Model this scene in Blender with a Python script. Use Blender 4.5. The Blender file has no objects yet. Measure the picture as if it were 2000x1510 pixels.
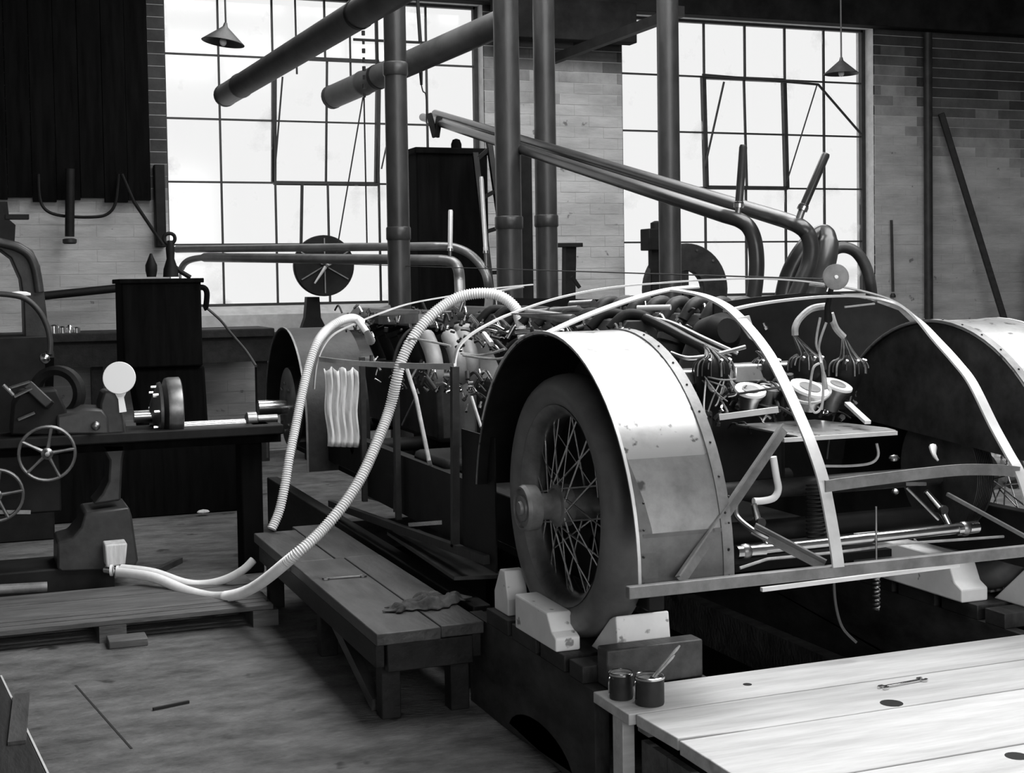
import bpy, math, random
from mathutils import Vector, Matrix
random.seed(7)
scene = bpy.context.scene
COL = scene.collection
R = math.radians

# ---------------------------------------------------------------- camera
cam_data = bpy.data.cameras.new('camera')
cam = bpy.data.objects.new('camera', cam_data)
COL.objects.link(cam)
scene.camera = cam
cam_data.sensor_width = 36.0
cam_data.lens = 2730.0 * 36.0 / 2000.0
cam_data.shift_y = -0.05
cam_data.clip_end = 200
yaw, pitch, roll = R(21.3), R(2.25), R(0.88)
fwd = Vector((math.sin(yaw)*math.cos(pitch), math.cos(yaw)*math.cos(pitch), -math.sin(pitch)))
right = Vector((math.cos(yaw), -math.sin(yaw), 0))
up = right.cross(fwd)
r2 = right*math.cos(roll) - up*math.sin(roll)
u2 = up*math.cos(roll) + right*math.sin(roll)
cam.matrix_world = Matrix(((r2.x, u2.x, -fwd.x, 0.0), (r2.y, u2.y, -fwd.y, 0.0),
                           (r2.z, u2.z, -fwd.z, 1.62), (0, 0, 0, 1)))

# ---------------------------------------------------------------- world, daylight, exposure
world = bpy.data.worlds.new('overcast_sky')
scene.world = world
world.use_nodes = True
bg = world.node_tree.nodes['Background']
bg.inputs[0].default_value = (1, 1, 1, 1)
bg.inputs[1].default_value = 2.2

def area_light(name, loc, rot, sx, sy, watts):
    l = bpy.data.lights.new(name, 'AREA')
    l.shape = 'RECTANGLE'; l.size = sx; l.size_y = sy; l.energy = watts
    o = bpy.data.objects.new(name, l)
    COL.objects.link(o)
    o.location = loc; o.rotation_euler = rot
    return o
# daylight through the tall windows in the wall behind the camera
area_light('front_window_daylight', (1.7, -4.75, 2.9), (R(90), 0, 0), 7.0, 2.6, 330)
# daylight falling through the glazed roof light over the bay
area_light('roof_light_daylight', (4.3, 4.8, 5.25), (0, 0, 0), 5.2, 3.5, 540)
area_light('wall_fill_light', (4.3, 10.1, 5.25), (0, 0, 0), 5.2, 2.9, 290)  # unseen overhead fill added to brighten the window wall

vs = scene.view_settings
vs.view_transform = 'Standard'
vs.look = 'None'
vs.exposure = 0.0
vs.gamma = 1.0
vs.use_curve_mapping = False

# ---------------------------------------------------------------- materials
MATS = {}
def mat(name, v, rough=0.6, metal=0.0, v2=None, scale=6.0, detail=6.0, contrast=(0.35, 0.65), bump=0.0,
        bscale=None, stretch=(1, 1, 1), spec=0.5, spots=None, world_pos=False):
    """grey procedural material: two greys mixed by noise, noise bump, optional small dark spots"""
    m = bpy.data.materials.new(name)
    m.use_nodes = True
    nt = m.node_tree; N = nt.nodes; L = nt.links
    b = N['Principled BSDF']
    b.inputs['Roughness'].default_value = rough
    b.inputs['Metallic'].default_value = metal
    b.inputs['Specular IOR Level'].default_value = spec
    b.inputs['Base Color'].default_value = (v, v, v, 1)
    tc = N.new('ShaderNodeTexCoord'); mp = N.new('ShaderNodeMapping')
    src = N.new('ShaderNodeNewGeometry').outputs['Position'] if world_pos else tc.outputs['Object']
    L.new(src, mp.inputs['Vector'])
    mp.inputs['Scale'].default_value = stretch
    if v2 is not None:
        nz = N.new('ShaderNodeTexNoise'); nz.inputs['Scale'].default_value = scale
        nz.inputs['Detail'].default_value = detail
        nz.inputs['Roughness'].default_value = 0.65
        L.new(mp.outputs[0], nz.inputs['Vector'])
        rp = N.new('ShaderNodeValToRGB')
        rp.color_ramp.elements[0].position = contrast[0]
        rp.color_ramp.elements[0].color = (v, v, v, 1)
        rp.color_ramp.elements[1].position = contrast[1]
        rp.color_ramp.elements[1].color = (v2, v2, v2, 1)
        L.new(nz.outputs['Fac'], rp.inputs[0])
        out = rp.outputs[0]
        if spots:
            sv, sscale, thr = spots
            n2 = N.new('ShaderNodeTexNoise'); n2.inputs['Scale'].default_value = sscale
            n2.inputs['Detail'].default_value = 3.0
            L.new(src, n2.inputs['Vector'])
            r3 = N.new('ShaderNodeValToRGB')
            r3.color_ramp.elements[0].position = thr; r3.color_ramp.elements[0].color = (0, 0, 0, 1)
            r3.color_ramp.elements[1].position = thr + 0.05; r3.color_ramp.elements[1].color = (1, 1, 1, 1)
            L.new(n2.outputs['Fac'], r3.inputs[0])
            mx = N.new('ShaderNodeMix'); mx.data_type = 'RGBA'
            L.new(r3.outputs[0], mx.inputs[0])
            L.new(out, mx.inputs[6]); mx.inputs[7].default_value = (sv, sv, sv, 1)
            out = mx.outputs[2]
        L.new(out, b.inputs['Base Color'])
    if bump > 0:
        nb = N.new('ShaderNodeTexNoise'); nb.inputs['Scale'].default_value = bscale or scale*4
        nb.inputs['Detail'].default_value = 4.0
        L.new(mp.outputs[0], nb.inputs['Vector'])
        bp = N.new('ShaderNodeBump'); bp.inputs['Strength'].default_value = bump
        bp.inputs['Distance'].default_value = 0.01
        L.new(nb.outputs['Fac'], bp.inputs['Height'])
        L.new(bp.outputs[0], b.inputs['Normal'])
    MATS[name] = m
    return m

mat('floor_concrete', 0.03, 0.85, v2=0.15, scale=7, detail=14, contrast=(.3, .72), bump=0.8, bscale=45, stretch=(.7, 1.25, 1), spots=(0.02, 5, .66))
mat('brick_paint', 0.34, 0.8, v2=0.52, scale=2.5, detail=10, stretch=(.6, 1, 2.2), world_pos=True, bump=0.35, bscale=25, spots=(0.16, 9, .70))
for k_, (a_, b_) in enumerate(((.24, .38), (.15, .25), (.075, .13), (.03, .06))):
    mat('brick_vignette_%d' % k_, a_, 0.9, v2=b_, scale=3.5, bump=0.35, bscale=25, world_pos=True)  # brick tones with the dark vignette of the upper wall painted in
mat('mortar', 0.50, 0.9, v2=0.64, scale=10)
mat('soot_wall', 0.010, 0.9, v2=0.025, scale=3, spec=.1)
mat('ceiling_dark', 0.05, 0.9, v2=0.08, scale=2)
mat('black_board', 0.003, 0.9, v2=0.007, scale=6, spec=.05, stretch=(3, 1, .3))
mat('window_iron', 0.02, 0.6, v2=0.035, scale=12)
mat('cast_iron', 0.016, 0.38, v2=0.042, scale=5, stretch=(1, 1, .4), bump=0.1, bscale=40)
mat('dark_iron', 0.015, 0.5, v2=0.035, scale=8, spec=.35, bump=0.15, bscale=40)
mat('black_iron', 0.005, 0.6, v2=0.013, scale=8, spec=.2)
mat('machine_paint', 0.022, 0.4, v2=0.05, scale=5, spec=.4, bump=0.1)
mat('bright_steel', 0.72, 0.22, 1.0, v2=0.55, scale=10)
mat('dull_steel', 0.35, 0.4, 1.0, v2=0.2, scale=9)
mat('pipe_steel', 0.045, 0.30, 0.35, v2=0.022, scale=4, stretch=(1, .5, 1))
mat('pipe_light', 0.30, 0.38, 0.6, v2=0.18, scale=4)
mat('duct_grey', 0.035, 0.5, 0.0, v2=0.08, scale=3)
mat('aluminium', 0.70, 0.32, 0.95, v2=0.40, scale=3.5, detail=12, contrast=(.45, .70), bump=0.08, bscale=8, spots=(0.22, 20, .61))
mat('aluminium_dim_stained', 0.36, 0.42, 0.8, v2=0.20, scale=6, detail=12, contrast=(.38, .66), spots=(0.10, 11, .66))  # dim reflection of the dark room put into the colour, plus stains
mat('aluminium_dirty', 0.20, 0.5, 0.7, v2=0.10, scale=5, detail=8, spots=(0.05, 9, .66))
mat('alloy_dark', 0.10, 0.38, 0.7, v2=0.04, scale=7)
mat('strip_alloy', 0.80, 0.4, 0.35, v2=0.66, scale=9)
mat('rail_grey', 0.26, 0.45, 0.2, v2=0.14, scale=10)
mat('rubber', 0.09, 0.45, v2=0.17, scale=4, bump=0.1, bscale=30)
mat('pine', 0.62, 0.6, v2=0.44, scale=2.0, detail=8, stretch=(1.0, 9, 9), bump=0.15, bscale=9, spots=(0.22, 5, .72))
mat('pine_end', 0.7, 0.7, v2=0.5, scale=12)
mat('oily_wood', 0.026, 0.5, v2=0.07, scale=3, stretch=(5, 1, 5), bump=0.2, bscale=12)
mat('black_wood', 0.008, 0.6, v2=0.02, scale=3, spec=.25, stretch=(5, 1, 5), bump=0.2, bscale=12)
mat('trestle_wood', 0.018, 0.6, v2=0.055, scale=4, stretch=(5, 1, 2), spec=.3, bump=0.2, bscale=14)
mat('duck_wood', 0.05, 0.65, v2=0.11, scale=3, stretch=(1, 6, 6), bump=0.3, bscale=10)
mat('white_paint', 0.93, 0.6, v2=0.84, scale=8, spots=(0.3, 18, .66), bump=0.15, bscale=18)
mat('enamel_white', 0.93, 0.5)
mat('hose_canvas', 0.90, 0.6, v2=0.78, scale=14)
mat('canvas', 0.75, 0.85, v2=0.5, scale=5, stretch=(6, 6, 1), bump=0.2)
mat('leather', 0.34, 0.45, v2=0.2, scale=5, bump=0.15)
mat('wire_pale', 0.5, 0.5, v2=0.3, scale=20)
mat('wire_mid', 0.30, 0.5, v2=0.12, scale=20)
mat('wire_dark', 0.04, 0.5)
mat('rag', 0.03, 0.9, v2=0.12, scale=10, bump=0.6, bscale=30)
mat('shade_enamel', 0.03, 0.5, v2=0.06, scale=10)
mat('hole', 0.01, 0.9)

def glass_mat():
    m = bpy.data.materials.new('dirty_glass'); m.use_nodes = True
    nt = m.node_tree; N = nt.nodes; L = nt.links
    for n in list(N): N.remove(n)
    out = N.new('ShaderNodeOutputMaterial')
    tr = N.new('ShaderNodeBsdfTransparent'); tl = N.new('ShaderNodeBsdfTranslucent')
    gl = N.new('ShaderNodeBsdfGlossy'); gl.inputs['Roughness'].default_value = 0.1
    mx = N.new('ShaderNodeMixShader'); m2 = N.new('ShaderNodeMixShader'); m2.inputs[0].default_value = 0.04
    tc = N.new('ShaderNodeTexCoord'); nz = N.new('ShaderNodeTexNoise'); nz.inputs['Scale'].default_value = 2.3
    nz.inputs['Detail'].default_value = 8
    rp = N.new('ShaderNodeValToRGB')
    rp.color_ramp.elements[0].position = 0.58; rp.color_ramp.elements[0].color = (0, 0, 0, 1)
    rp.color_ramp.elements[1].position = 0.78; rp.color_ramp.elements[1].color = (.8, .8, .8, 1)
    L.new(tc.outputs['Object'], nz.inputs['Vector']); L.new(nz.outputs['Fac'], rp.inputs[0])
    tr.inputs[0].default_value = (.66, .66, .66, 1); tl.inputs[0].default_value = (.6, .6, .6, 1)
    L.new(rp.outputs[0], mx.inputs[0]); L.new(tr.outputs[0], mx.inputs[1]); L.new(tl.outputs[0], mx.inputs[2])
    L.new(mx.outputs[0], m2.inputs[1]); L.new(gl.outputs[0], m2.inputs[2])
    L.new(m2.outputs[0], out.inputs[0])
    MATS['dirty_glass'] = m
glass_mat()

# ---------------------------------------------------------------- mesh helpers
V = Vector
def frame(d, hint=None):
    d = V(d).normalized()
    h = V(hint) if hint else V((0, 0, 1))
    if abs(d.dot(h.normalized())) > 0.98: h = V((1, 0, 0)) if abs(d.x) < .9 else V((0, 1, 0))
    a = d.cross(h).normalized()      # side
    return a, a.cross(d).normalized()  # side, up
def spline(pts, n=8, closed=False):
    P_ = [V(p) for p in pts]; out = []
    m = len(P_)
    for i in range(m - (0 if closed else 1)):
        if closed: p0, p1, p2, p3 = P_[i-1], P_[i], P_[(i+1) % m], P_[(i+2) % m]
        else: p0, p1, p2, p3 = P_[max(i-1, 0)], P_[i], P_[i+1], P_[min(i+2, m-1)]
        for k in range(n):
            t = k/n; t2 = t*t; t3 = t2*t
            out.append(0.5*((2*p1) + (p2-p0)*t + (2*p0-5*p1+4*p2-p3)*t2 + (3*p1-p0-3*p2+p3)*t3))
    if not closed: out.append(P_[-1])
    return out
def resample(pts, step):
    pts = [V(p) for p in pts]; out = [pts[0]]; acc = 0.0
    for a, b in zip(pts, pts[1:]):
        l = (b-a).length
        if l < 1e-9: continue
        t = step - acc
        while t <= l:
            out.append(a.lerp(b, t/l)); t += step
        acc = (acc + l) % step
    out.append(pts[-1])
    return out

class MB:
    def __init__(s): s.v = []; s.f = []
    def quad(s, *p):
        n = len(s.v); s.v += [V(q) for q in p]; s.f.append(tuple(range(n, n+len(p)))); return s
    def box(s, lo, hi):
        x0, y0, z0 = lo; x1, y1, z1 = hi; n = len(s.v)
        s.v += [V(p) for p in ((x0,y0,z0),(x1,y0,z0),(x1,y1,z0),(x0,y1,z0),(x0,y0,z1),(x1,y0,z1),(x1,y1,z1),(x0,y1,z1))]
        s.f += [tuple(n+i for i in q) for q in ((0,3,2,1),(4,5,6,7),(0,1,5,4),(1,2,6,5),(2,3,7,6),(3,0,4,7))]
        return s
    def bar(s, a, b, w, h, hint=None):
        """rectangular bar from a to b, w along side, h along up"""
        a, b = V(a), V(b); sd, u = frame(b-a, hint); n = len(s.v)
        for p in (a, b):
            s.v += [p-sd*w/2-u*h/2, p+sd*w/2-u*h/2, p+sd*w/2+u*h/2, p-sd*w/2+u*h/2]
        s.f += [tuple(n+i for i in q) for q in ((0,1,2,3),(7,6,5,4),(0,4,5,1),(1,5,6,2),(2,6,7,3),(3,7,4,0))]
        return s
    def tube(s, pts, r, n=10, cap=True):
        pts = [V(p) for p in pts]; m = len(pts); base = len(s.v)
        rs = r if isinstance(r, (list, tuple)) else [r]*m
        d0 = (pts[1]-pts[0]); sd, u = frame(d0)
        for i, p in enumerate(pts):
            d = (pts[min(i+1, m-1)]-pts[max(i-1, 0)])
            if d.length < 1e-9: d = d0
            d.normalize()
            sd = (sd - d*sd.dot(d))
            if sd.length < 1e-6: sd = frame(d)[0]
            sd.normalize(); u = sd.cross(d)
            for k in range(n):
                a = 2*math.pi*k/n
                s.v.append(p + (sd*math.cos(a) + u*math.sin(a))*rs[i])
        for i in range(m-1):
            for k in range(n):
                a = base+i*n+k; b = base+i*n+(k+1) % n
                s.f.append((a, b, b+n, a+n))
        if cap:
            s.f.append(tuple(base+k for k in range(n))[::-1])
            s.f.append(tuple(base+(m-1)*n+k for k in range(n)))
        return s
    def strip(s, pts, w, t, wdir):
        """flat strip of width w (along wdir) and thickness t swept along pts"""
        pts = [V(p) for p in pts]; m = len(pts); base = len(s.v)
        turn = isinstance(wdir, list)
        for i, p in enumerate(pts):
            if turn:
                k = min(1, max(0, (i/(m-1)-wdir[2])/wdir[3])); wd = V(wdir[0]).lerp(V(wdir[1]), k*k*(3-2*k)).normalized()
            else: wd = V(wdir).normalized()
            d = (pts[min(i+1, m-1)]-pts[max(i-1, 0)]).normalized()
            w_ = (wd - d*wd.dot(d)).normalized(); nn = d.cross(w_)
            s.v += [p-w_*w/2-nn*t/2, p+w_*w/2-nn*t/2, p+w_*w/2+nn*t/2, p-w_*w/2+nn*t/2]
        for i in range(m-1):
            for k in range(4):
                a = base+i*4+k; b = base+i*4+(k+1) % 4
                s.f.append((a, b, b+4, a+4))
        s.f.append((base+3, base+2, base+1, base)); e = base+(m-1)*4
        s.f.append((e, e+1, e+2, e+3))
        return s
    def lathe(s, prof, o, axis=(0, 0, 1), n=24, closed=False):
        """profile of (radius, height) turned about axis through o"""
        o = V(o); ax = V(axis).normalized(); sd, u = frame(ax); base = len(s.v); m = len(prof)
        for r, h in prof:
            for k in range(n):
                a = 2*math.pi*k/n
                s.v.append(o + ax*h + (sd*math.cos(a)+u*math.sin(a))*max(r, 1e-4))
        for i in range(m if closed else m-1):
            for k in range(n):
                a = base+i*n+k; b = base+i*n+(k+1) % n; j = ((i+1) % m)
                s.f.append((a, b, base+j*n+(k+1) % n, base+j*n+k))
        if not closed:
            s.f.append(tuple(base+k for k in range(n))[::-1])
            s.f.append(tuple(base+(m-1)*n+k for k in range(n)))
        return s
    def cyl(s, a, b, r, n=16): return s.tube([a, b], r, n)
    def prism(s, poly, a, b, axis='x'):
        """polygon of (u,v) pairs pushed from a to b along axis: x->(y,z) y->(x,z) z->(x,y)"""
        f = {'x': lambda c, p: (c, p[0], p[1]), 'y': lambda c, p: (p[0], c, p[1]), 'z': lambda c, p: (p[0], p[1], c)}[axis]
        n = len(s.v); m = len(poly)
        s.v += [V(f(a, p)) for p in poly] + [V(f(b, p)) for p in poly]
        s.f.append(tuple(range(n, n+m))[::-1]); s.f.append(tuple(range(n+m, n+2*m)))
        for i in range(m):
            j = (i+1) % m; s.f.append((n+i, n+j, n+m+j, n+m+i))
        return s
    def ball(s, c, r, n=12, sq=(1, 1, 1)):
        c = V(c); base = len(s.v); m = n//2
        for i in range(m+1):
            ph = math.pi*i/m
            for k in range(n):
                a = 2*math.pi*k/n; q = max(math.sin(ph), 1e-3)
                s.v.append(c + V((q*math.cos(a)*r*sq[0], q*math.sin(a)*r*sq[1], math.cos(ph)*r*sq[2])))
        for i in range(m):
            for k in range(n):
                a = base+i*n+k; b = base+i*n+(k+1) % n
                s.f.append((a, a+n, b+n, b))
        return s
    def mesh(s, name, o=(0, 0, 0), smooth=0.7):
        me = bpy.data.meshes.new(name)
        o = V(o)
        me.from_pydata([tuple(v-o) for v in s.v], [], s.f)
        import bmesh
        bm = bmesh.new(); bm.from_mesh(me)
        bmesh.ops.recalc_face_normals(bm, faces=bm.faces)
        bm.to_mesh(me); bm.free()
        if smooth:
            me.polygons.foreach_set('use_smooth', [True]*len(me.polygons))
            me.set_sharp_from_angle(angle=smooth)
        return me
    def build(s, name, m, parent=None, bevel=0.0, label=None, cat=None, group=None, kind=None, smooth=0.7):
        if parent is None:
            xs = [v.x for v in s.v]; ys = [v.y for v in s.v]; zs = [v.z for v in s.v]
            o = V(((min(xs)+max(xs))/2, (min(ys)+max(ys))/2, min(zs)))
        else: o = root_loc(parent)
        me = s.mesh(name, o, smooth)
        me.materials.append(MATS[m])
        ob = bpy.data.objects.new(name, me); COL.objects.link(ob)
        if parent is None: ob.location = o
        else: ob.parent = parent
        if bevel:
            b = ob.modifiers.new('edge', 'BEVEL'); b.width = bevel; b.segments = 2; b.limit_method = 'ANGLE'
            b.angle_limit = 0.6
        return tag(ob, label, cat, group, kind)
def root_loc(o):
    l = V((0, 0, 0))
    while o: l += o.location; o = o.parent
    return l
def tag(o, label=None, cat=None, group=None, kind=None):
    if label: o['label'] = label
    if cat: o['category'] = cat
    if group: o['group'] = group
    if kind: o['kind'] = kind
    return o
def thing(name, loc, label, cat, group=None):
    o = bpy.data.objects.new(name, None); COL.objects.link(o)
    o.empty_display_size = 0.1; o.location = loc
    return tag(o, label, cat, group)
def copy_part(src, parent, offset=(0, 0, 0)):
    c = src.copy(); COL.objects.link(c); c.parent = parent
    c.location = V(src.location) + V(offset)
    return c
def arc(cx, cz, r, a0, a1, n):
    return [(cx + r*math.cos(R(a0+(a1-a0)*i/n)), cz + r*math.sin(R(a0+(a1-a0)*i/n))) for i in range(n+1)]

# ---------------------------------------------------------------- room shell
WY = 13.5          # inner face of the window wall
GY = 13.70         # plane of the glazing
PX0, PX1, PY0, PY1 = 2.22, 3.36, 3.98, 9.2          # inspection pit under the car
fm = MB().box((-5, -5, -0.2), (PX0, 13.9, 0)).box((PX1, -5, -0.2), (13, 13.9, 0)).box((PX0, -5, -0.2), (PX1, PY0, 0)).box((PX0, PY1, -0.2), (PX1, 13.9, 0))
fl = fm.build('floor', 'floor_concrete', kind='structure', label='dark stained concrete workshop floor', smooth=0)
pm = MB().box((PX0-.1, PY0-.1, -1.4), (PX1+.1, PY1+.1, -1.3))
for lo, hi in (((PX0-.1, PY0-.1), (PX0, PY1+.1)), ((PX1, PY0-.1), (PX1+.1, PY1+.1)), ((PX0, PY0-.1), (PX1, PY0)), ((PX0, PY1), (PX1, PY1+.1))):
    pm.box((lo[0], lo[1], -1.3), (hi[0], hi[1], -.2))
pm.build('pit_lining', 'soot_wall', fl, smooth=0)
# shallow slab joints cut dark into the floor surface
for a, b in (((.37, 5.9, .0), (.495, 5.0, .0)), ((1.15, 4.1, 0), (1.9, 4.2, 0))):
    MB().bar((a[0], a[1], .0008), (b[0], b[1], .0008), .008, .0016).build('slab_joint', 'hole', fl)

w = MB()
W1 = (1.80, 5.0); W2 = (6.56, 9.77); ZS, ZH = 1.40, 4.45
w.box((-5, WY, 0), (W1[0], 13.85, 5.4)); w.box((W1[1], WY, 0), (W2[0], 13.85, 5.4)); w.box((W2[1], WY, 0), (13, 13.85, 5.4))
for W in (W1, W2):
    w.box((W[0], WY, 0), (W[1], 13.85, ZS)); w.box((W[0], WY, ZH), (W[1], 13.85, 5.4))
wall = w.build('wall_back', 'mortar', kind='structure', label='whitewashed brick wall with two tall factory windows', smooth=0)
MB().box((-5.2, -5, 0), (-5, 13.85, 5.4)).build('wall_left', 'brick_paint', kind='structure', smooth=0)
MB().box((13, -5, 0), (13.2, 13.85, 5.4)).build('wall_right', 'brick_paint', kind='structure', smooth=0)
MB().box((-5, -5.2, 0), (-1.8, -5, 5.4)).box((5.2, -5.2, 0), (13, -5, 5.4)).box((-1.8, -5.2, 0), (5.2, -5, 1.6)).box((-1.8, -5.2, 4.2), (5.2, -5, 5.4)).build('wall_front', 'brick_paint', kind='structure', smooth=0)
wf = MB().box((-1.8, -5.12, 1.6), (5.2, -5.115, 4.2)).build('window_5', 'dirty_glass', kind='structure', smooth=0, label='long window in the wall behind the viewer')
for i in range(1, 12): MB().box((-1.8+7*i/12-.012, -5.11, 1.6), (-1.8+7*i/12+.012, -5.08, 4.2)).build('glazing_bar', 'window_iron', wf, smooth=0)
SK = (1.6, 7.0, 3.0, 6.6)
c = MB()
c.box((-5, -5, 5.3), (SK[0], 13.5, 5.4)); c.box((SK[1], -5, 5.3), (13, 13.5, 5.4))
c.box((SK[0], -5, 5.3), (SK[1], SK[2], 5.4)); c.box((SK[0], SK[3], 5.3), (SK[1], 8.6, 5.4)); c.box((SK[0], 11.6, 5.3), (SK[1], 13.5, 5.4))
c.build('ceiling', 'ceiling_dark', kind='structure', smooth=0)
wr = MB().box((SK[0], SK[2], 5.34), (SK[1], SK[3], 5.345)).build('window_3', 'dirty_glass', kind='structure', smooth=0, label='glazed roof light')
for i in range(1, 6):
    x = SK[0] + (SK[1]-SK[0])*i/6
    MB().box((x-.02, SK[2], 5.3), (x+.02, SK[3], 5.34)).build('glazing_bar', 'window_iron', wr, smooth=0)

wr = MB().box((SK[0], 8.6, 5.34), (SK[1], 11.6, 5.345)).build('window_4', 'dirty_glass', kind='structure', smooth=0, label='second glazed roof light added to brighten the window wall')  # unseen glazing added to go with the wall fill lamp
for i in range(1, 6):
    x = SK[0] + (SK[1]-SK[0])*i/6
    MB().box((x-.02, 8.6, 5.3), (x+.02, 11.6, 5.34)).build('glazing_bar', 'window_iron', wr, smooth=0)
# bricks: one by one where the photo shows them best, the rest joined
CH, BL, JT = 0.1145, 0.335, 0.006
bmesh_cache = {}
def brick_mesh(l, m):
    k = (round(l, 3), m)
    if k not in bmesh_cache:
        me = MB().box((0, -0.005, 0), (l, 0.02, CH-JT)).mesh('brick', smooth=0)
        me.materials.append(MATS[m]); bmesh_cache[k] = me
    return bmesh_cache[k]
from mathutils import noise
def vignette_step(x, z):
    """dark vignette painted into the upper brick tones, with ragged edges"""
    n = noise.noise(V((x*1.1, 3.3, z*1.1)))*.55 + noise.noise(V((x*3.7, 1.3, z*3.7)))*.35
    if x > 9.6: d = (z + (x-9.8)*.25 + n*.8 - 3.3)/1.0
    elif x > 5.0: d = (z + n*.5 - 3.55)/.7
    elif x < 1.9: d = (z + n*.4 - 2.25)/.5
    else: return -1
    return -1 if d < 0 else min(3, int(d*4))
rest = {k: MB() for k in (-1, 0, 1, 2, 3)}; nb = 0
BM = lambda k: 'brick_paint' if k < 0 else 'brick_vignette_%d' % k
wl = root_loc(wall)
row = 0; z = 0.02
while z < 5.2:
    x = -1.2 - (BL/2 if row % 2 else 0)
    while x < 12.6:
        for s0, s1 in ((max(x, -1.2), min(x+BL-.002, W1[0])), (max(x, W1[1]), min(x+BL-.002, W2[0])), (max(x, W2[1]), x+BL-.002),
                       (max(x, W1[0]), min(x+BL-.002, W1[1])), (max(x, W2[0]), min(x+BL-.002, W2[1]))):
            if s1-s0 < .05: continue
            mid = (s0+s1)/2
            inwin = any(W[0] <= mid <= W[1] for W in (W1, W2))
            if inwin and (z+CH > ZS and z < ZH): continue
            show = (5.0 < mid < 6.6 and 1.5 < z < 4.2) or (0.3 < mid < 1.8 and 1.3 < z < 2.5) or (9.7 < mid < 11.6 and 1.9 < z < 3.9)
            dy = random.uniform(-.002, .002)
            if show and nb < 300 and not inwin:
                o = bpy.data.objects.new('brick', brick_mesh(s1-s0, BM(vignette_step(mid, z)))); COL.objects.link(o); o.parent = wall
                o.location = V((s0, WY+dy, z)) - wl; nb += 1
            else:
                rest[vignette_step(mid, z)].box((s0, WY-.005+dy, z), (s1, WY+.02, z+CH-JT))
        x += BL
    row += 1; z += CH
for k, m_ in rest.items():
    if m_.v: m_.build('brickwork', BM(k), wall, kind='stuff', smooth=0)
# timber lintel over both windows and sills under them
MB().box((-1.5, 13.30, ZH-.02), (12.9, 13.49, 4.95)).build('trim_1', 'soot_wall', kind='structure', bevel=.01, label='soot black timber lintel beam over the windows')
MB().prism([(13.30, 1.16), (13.69, 1.16), (13.69, 1.41), (13.48, 1.40), (13.30, 1.33)], 1.7, 5.1).build('trim_2', 'mortar', kind='structure', smooth=0, label='rough plaster sill under the wide left window')
MB().prism([(13.34, 1.26), (13.69, 1.26), (13.69, 1.41), (13.34, 1.36)], 6.5, 9.85).build('trim_3', 'mortar', kind='structure', smooth=0, label='plaster sill under the right window')

def window(n, xs, zs, label, case, extra):
    x0, x1, z0, z1 = xs[0], xs[-1], zs[0], zs[-1]
    f = MB()
    for a, b in (((x0-.03, z0-.02), (x0+.02, z1)), ((x1-.02, z0-.02), (x1+.03, z1)), ((x0, z0-.02), (x1, z0+.025)), ((x0, z1-.03), (x1, z1+.02))):
        f.box((a[0], GY-.03, a[1]), (b[0], GY+.03, b[1]))
    fr = f.build('window_%d' % n, 'window_iron', kind='structure', label=label, smooth=0)
    t = .009
    cx0, cx1, cz0, cz1, tilt = case
    for x in xs[1:-1]:
        for k in range(len(zs)-1):
            if cx0+.01 < x < cx1-.01 and cz0-.01 < zs[k] < cz1-.01: continue
            MB().box((x-t, GY-.015, zs[k]), (x+t, GY+.015, zs[k+1])).build('glazing_bar', 'window_iron', fr, smooth=0)
    for z in zs[1:-1]:
        for k in range(len(xs)-1):
            if cz0+.01 < z < cz1-.01 and cx0-.01 < xs[k] < cx1-.01: continue
            MB().box((xs[k], GY-.014, z-t), (xs[k+1], GY+.014, z+t)).build('glazing_bar', 'window_iron', fr, smooth=0)
    for i in range(len(xs)-1):
        for k in range(len(zs)-1):
            if cx0-.01 < xs[i] < cx1-.01 and cz0-.01 < zs[k] < cz1-.01: continue
            MB().box((xs[i]+t, GY-.002, zs[k]+t), (xs[i+1]-t, GY+.002, zs[k+1]-t)).build('pane', 'dirty_glass', fr, smooth=0)
    # pivoted casement
    zc = (cz0+cz1)/2; ct, st = math.cos(tilt), math.sin(tilt)
    def rot(m):
        for q in m.v:
            y, z = q.y-GY, q.z-zc
            q.y, q.z = GY + y*ct - z*st, zc + y*st + z*ct
        return m
    ch = [x for x in xs if cx0-.01 <= x <= cx1+.01]; cz = [z for z in zs if cz0-.01 <= z <= cz1+.01]
    cf = MB()
    for a, b in (((cx0-.022, cz0), (cx0+.022, cz1)), ((cx1-.022, cz0), (cx1+.022, cz1)), ((cx0, cz0-.02), (cx1, cz0+.02)), ((cx0, cz1-.02), (cx1, cz1+.02))):
        cf.box((a[0], GY-.03, a[1]), (b[0], GY+.03, b[1]))
    cs = rot(cf).build('casement_frame', 'window_iron', fr, smooth=0)
    for x in ch[1:-1]: rot(MB().box((x-t, GY-.015, cz0), (x+t, GY+.015, cz1))).build('glazing_bar', 'window_iron', cs, smooth=0)
    for z in cz[1:-1]: rot(MB().box((cx0, GY-.014, z-t), (cx1, GY+.014, z+t))).build('glazing_bar', 'window_iron', cs, smooth=0)
    for i in range(len(ch)-1):
        for k in range(len(cz)-1):
            rot(MB().box((ch[i]+t, GY-.002, cz[k]+t), (ch[i+1]-t, GY+.002, cz[k+1]-t))).build('pane', 'dirty_glass', cs, smooth=0)
    for nm, a, b, r in extra:
        MB().tube([a, b], r, 8).build(nm, 'window_iron', fr)
    return fr
LX = [1.812 + .527*i for i in range(7)]; LZ = [1.41, 2.012, 2.615, 3.222, 3.836, 4.45]
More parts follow.
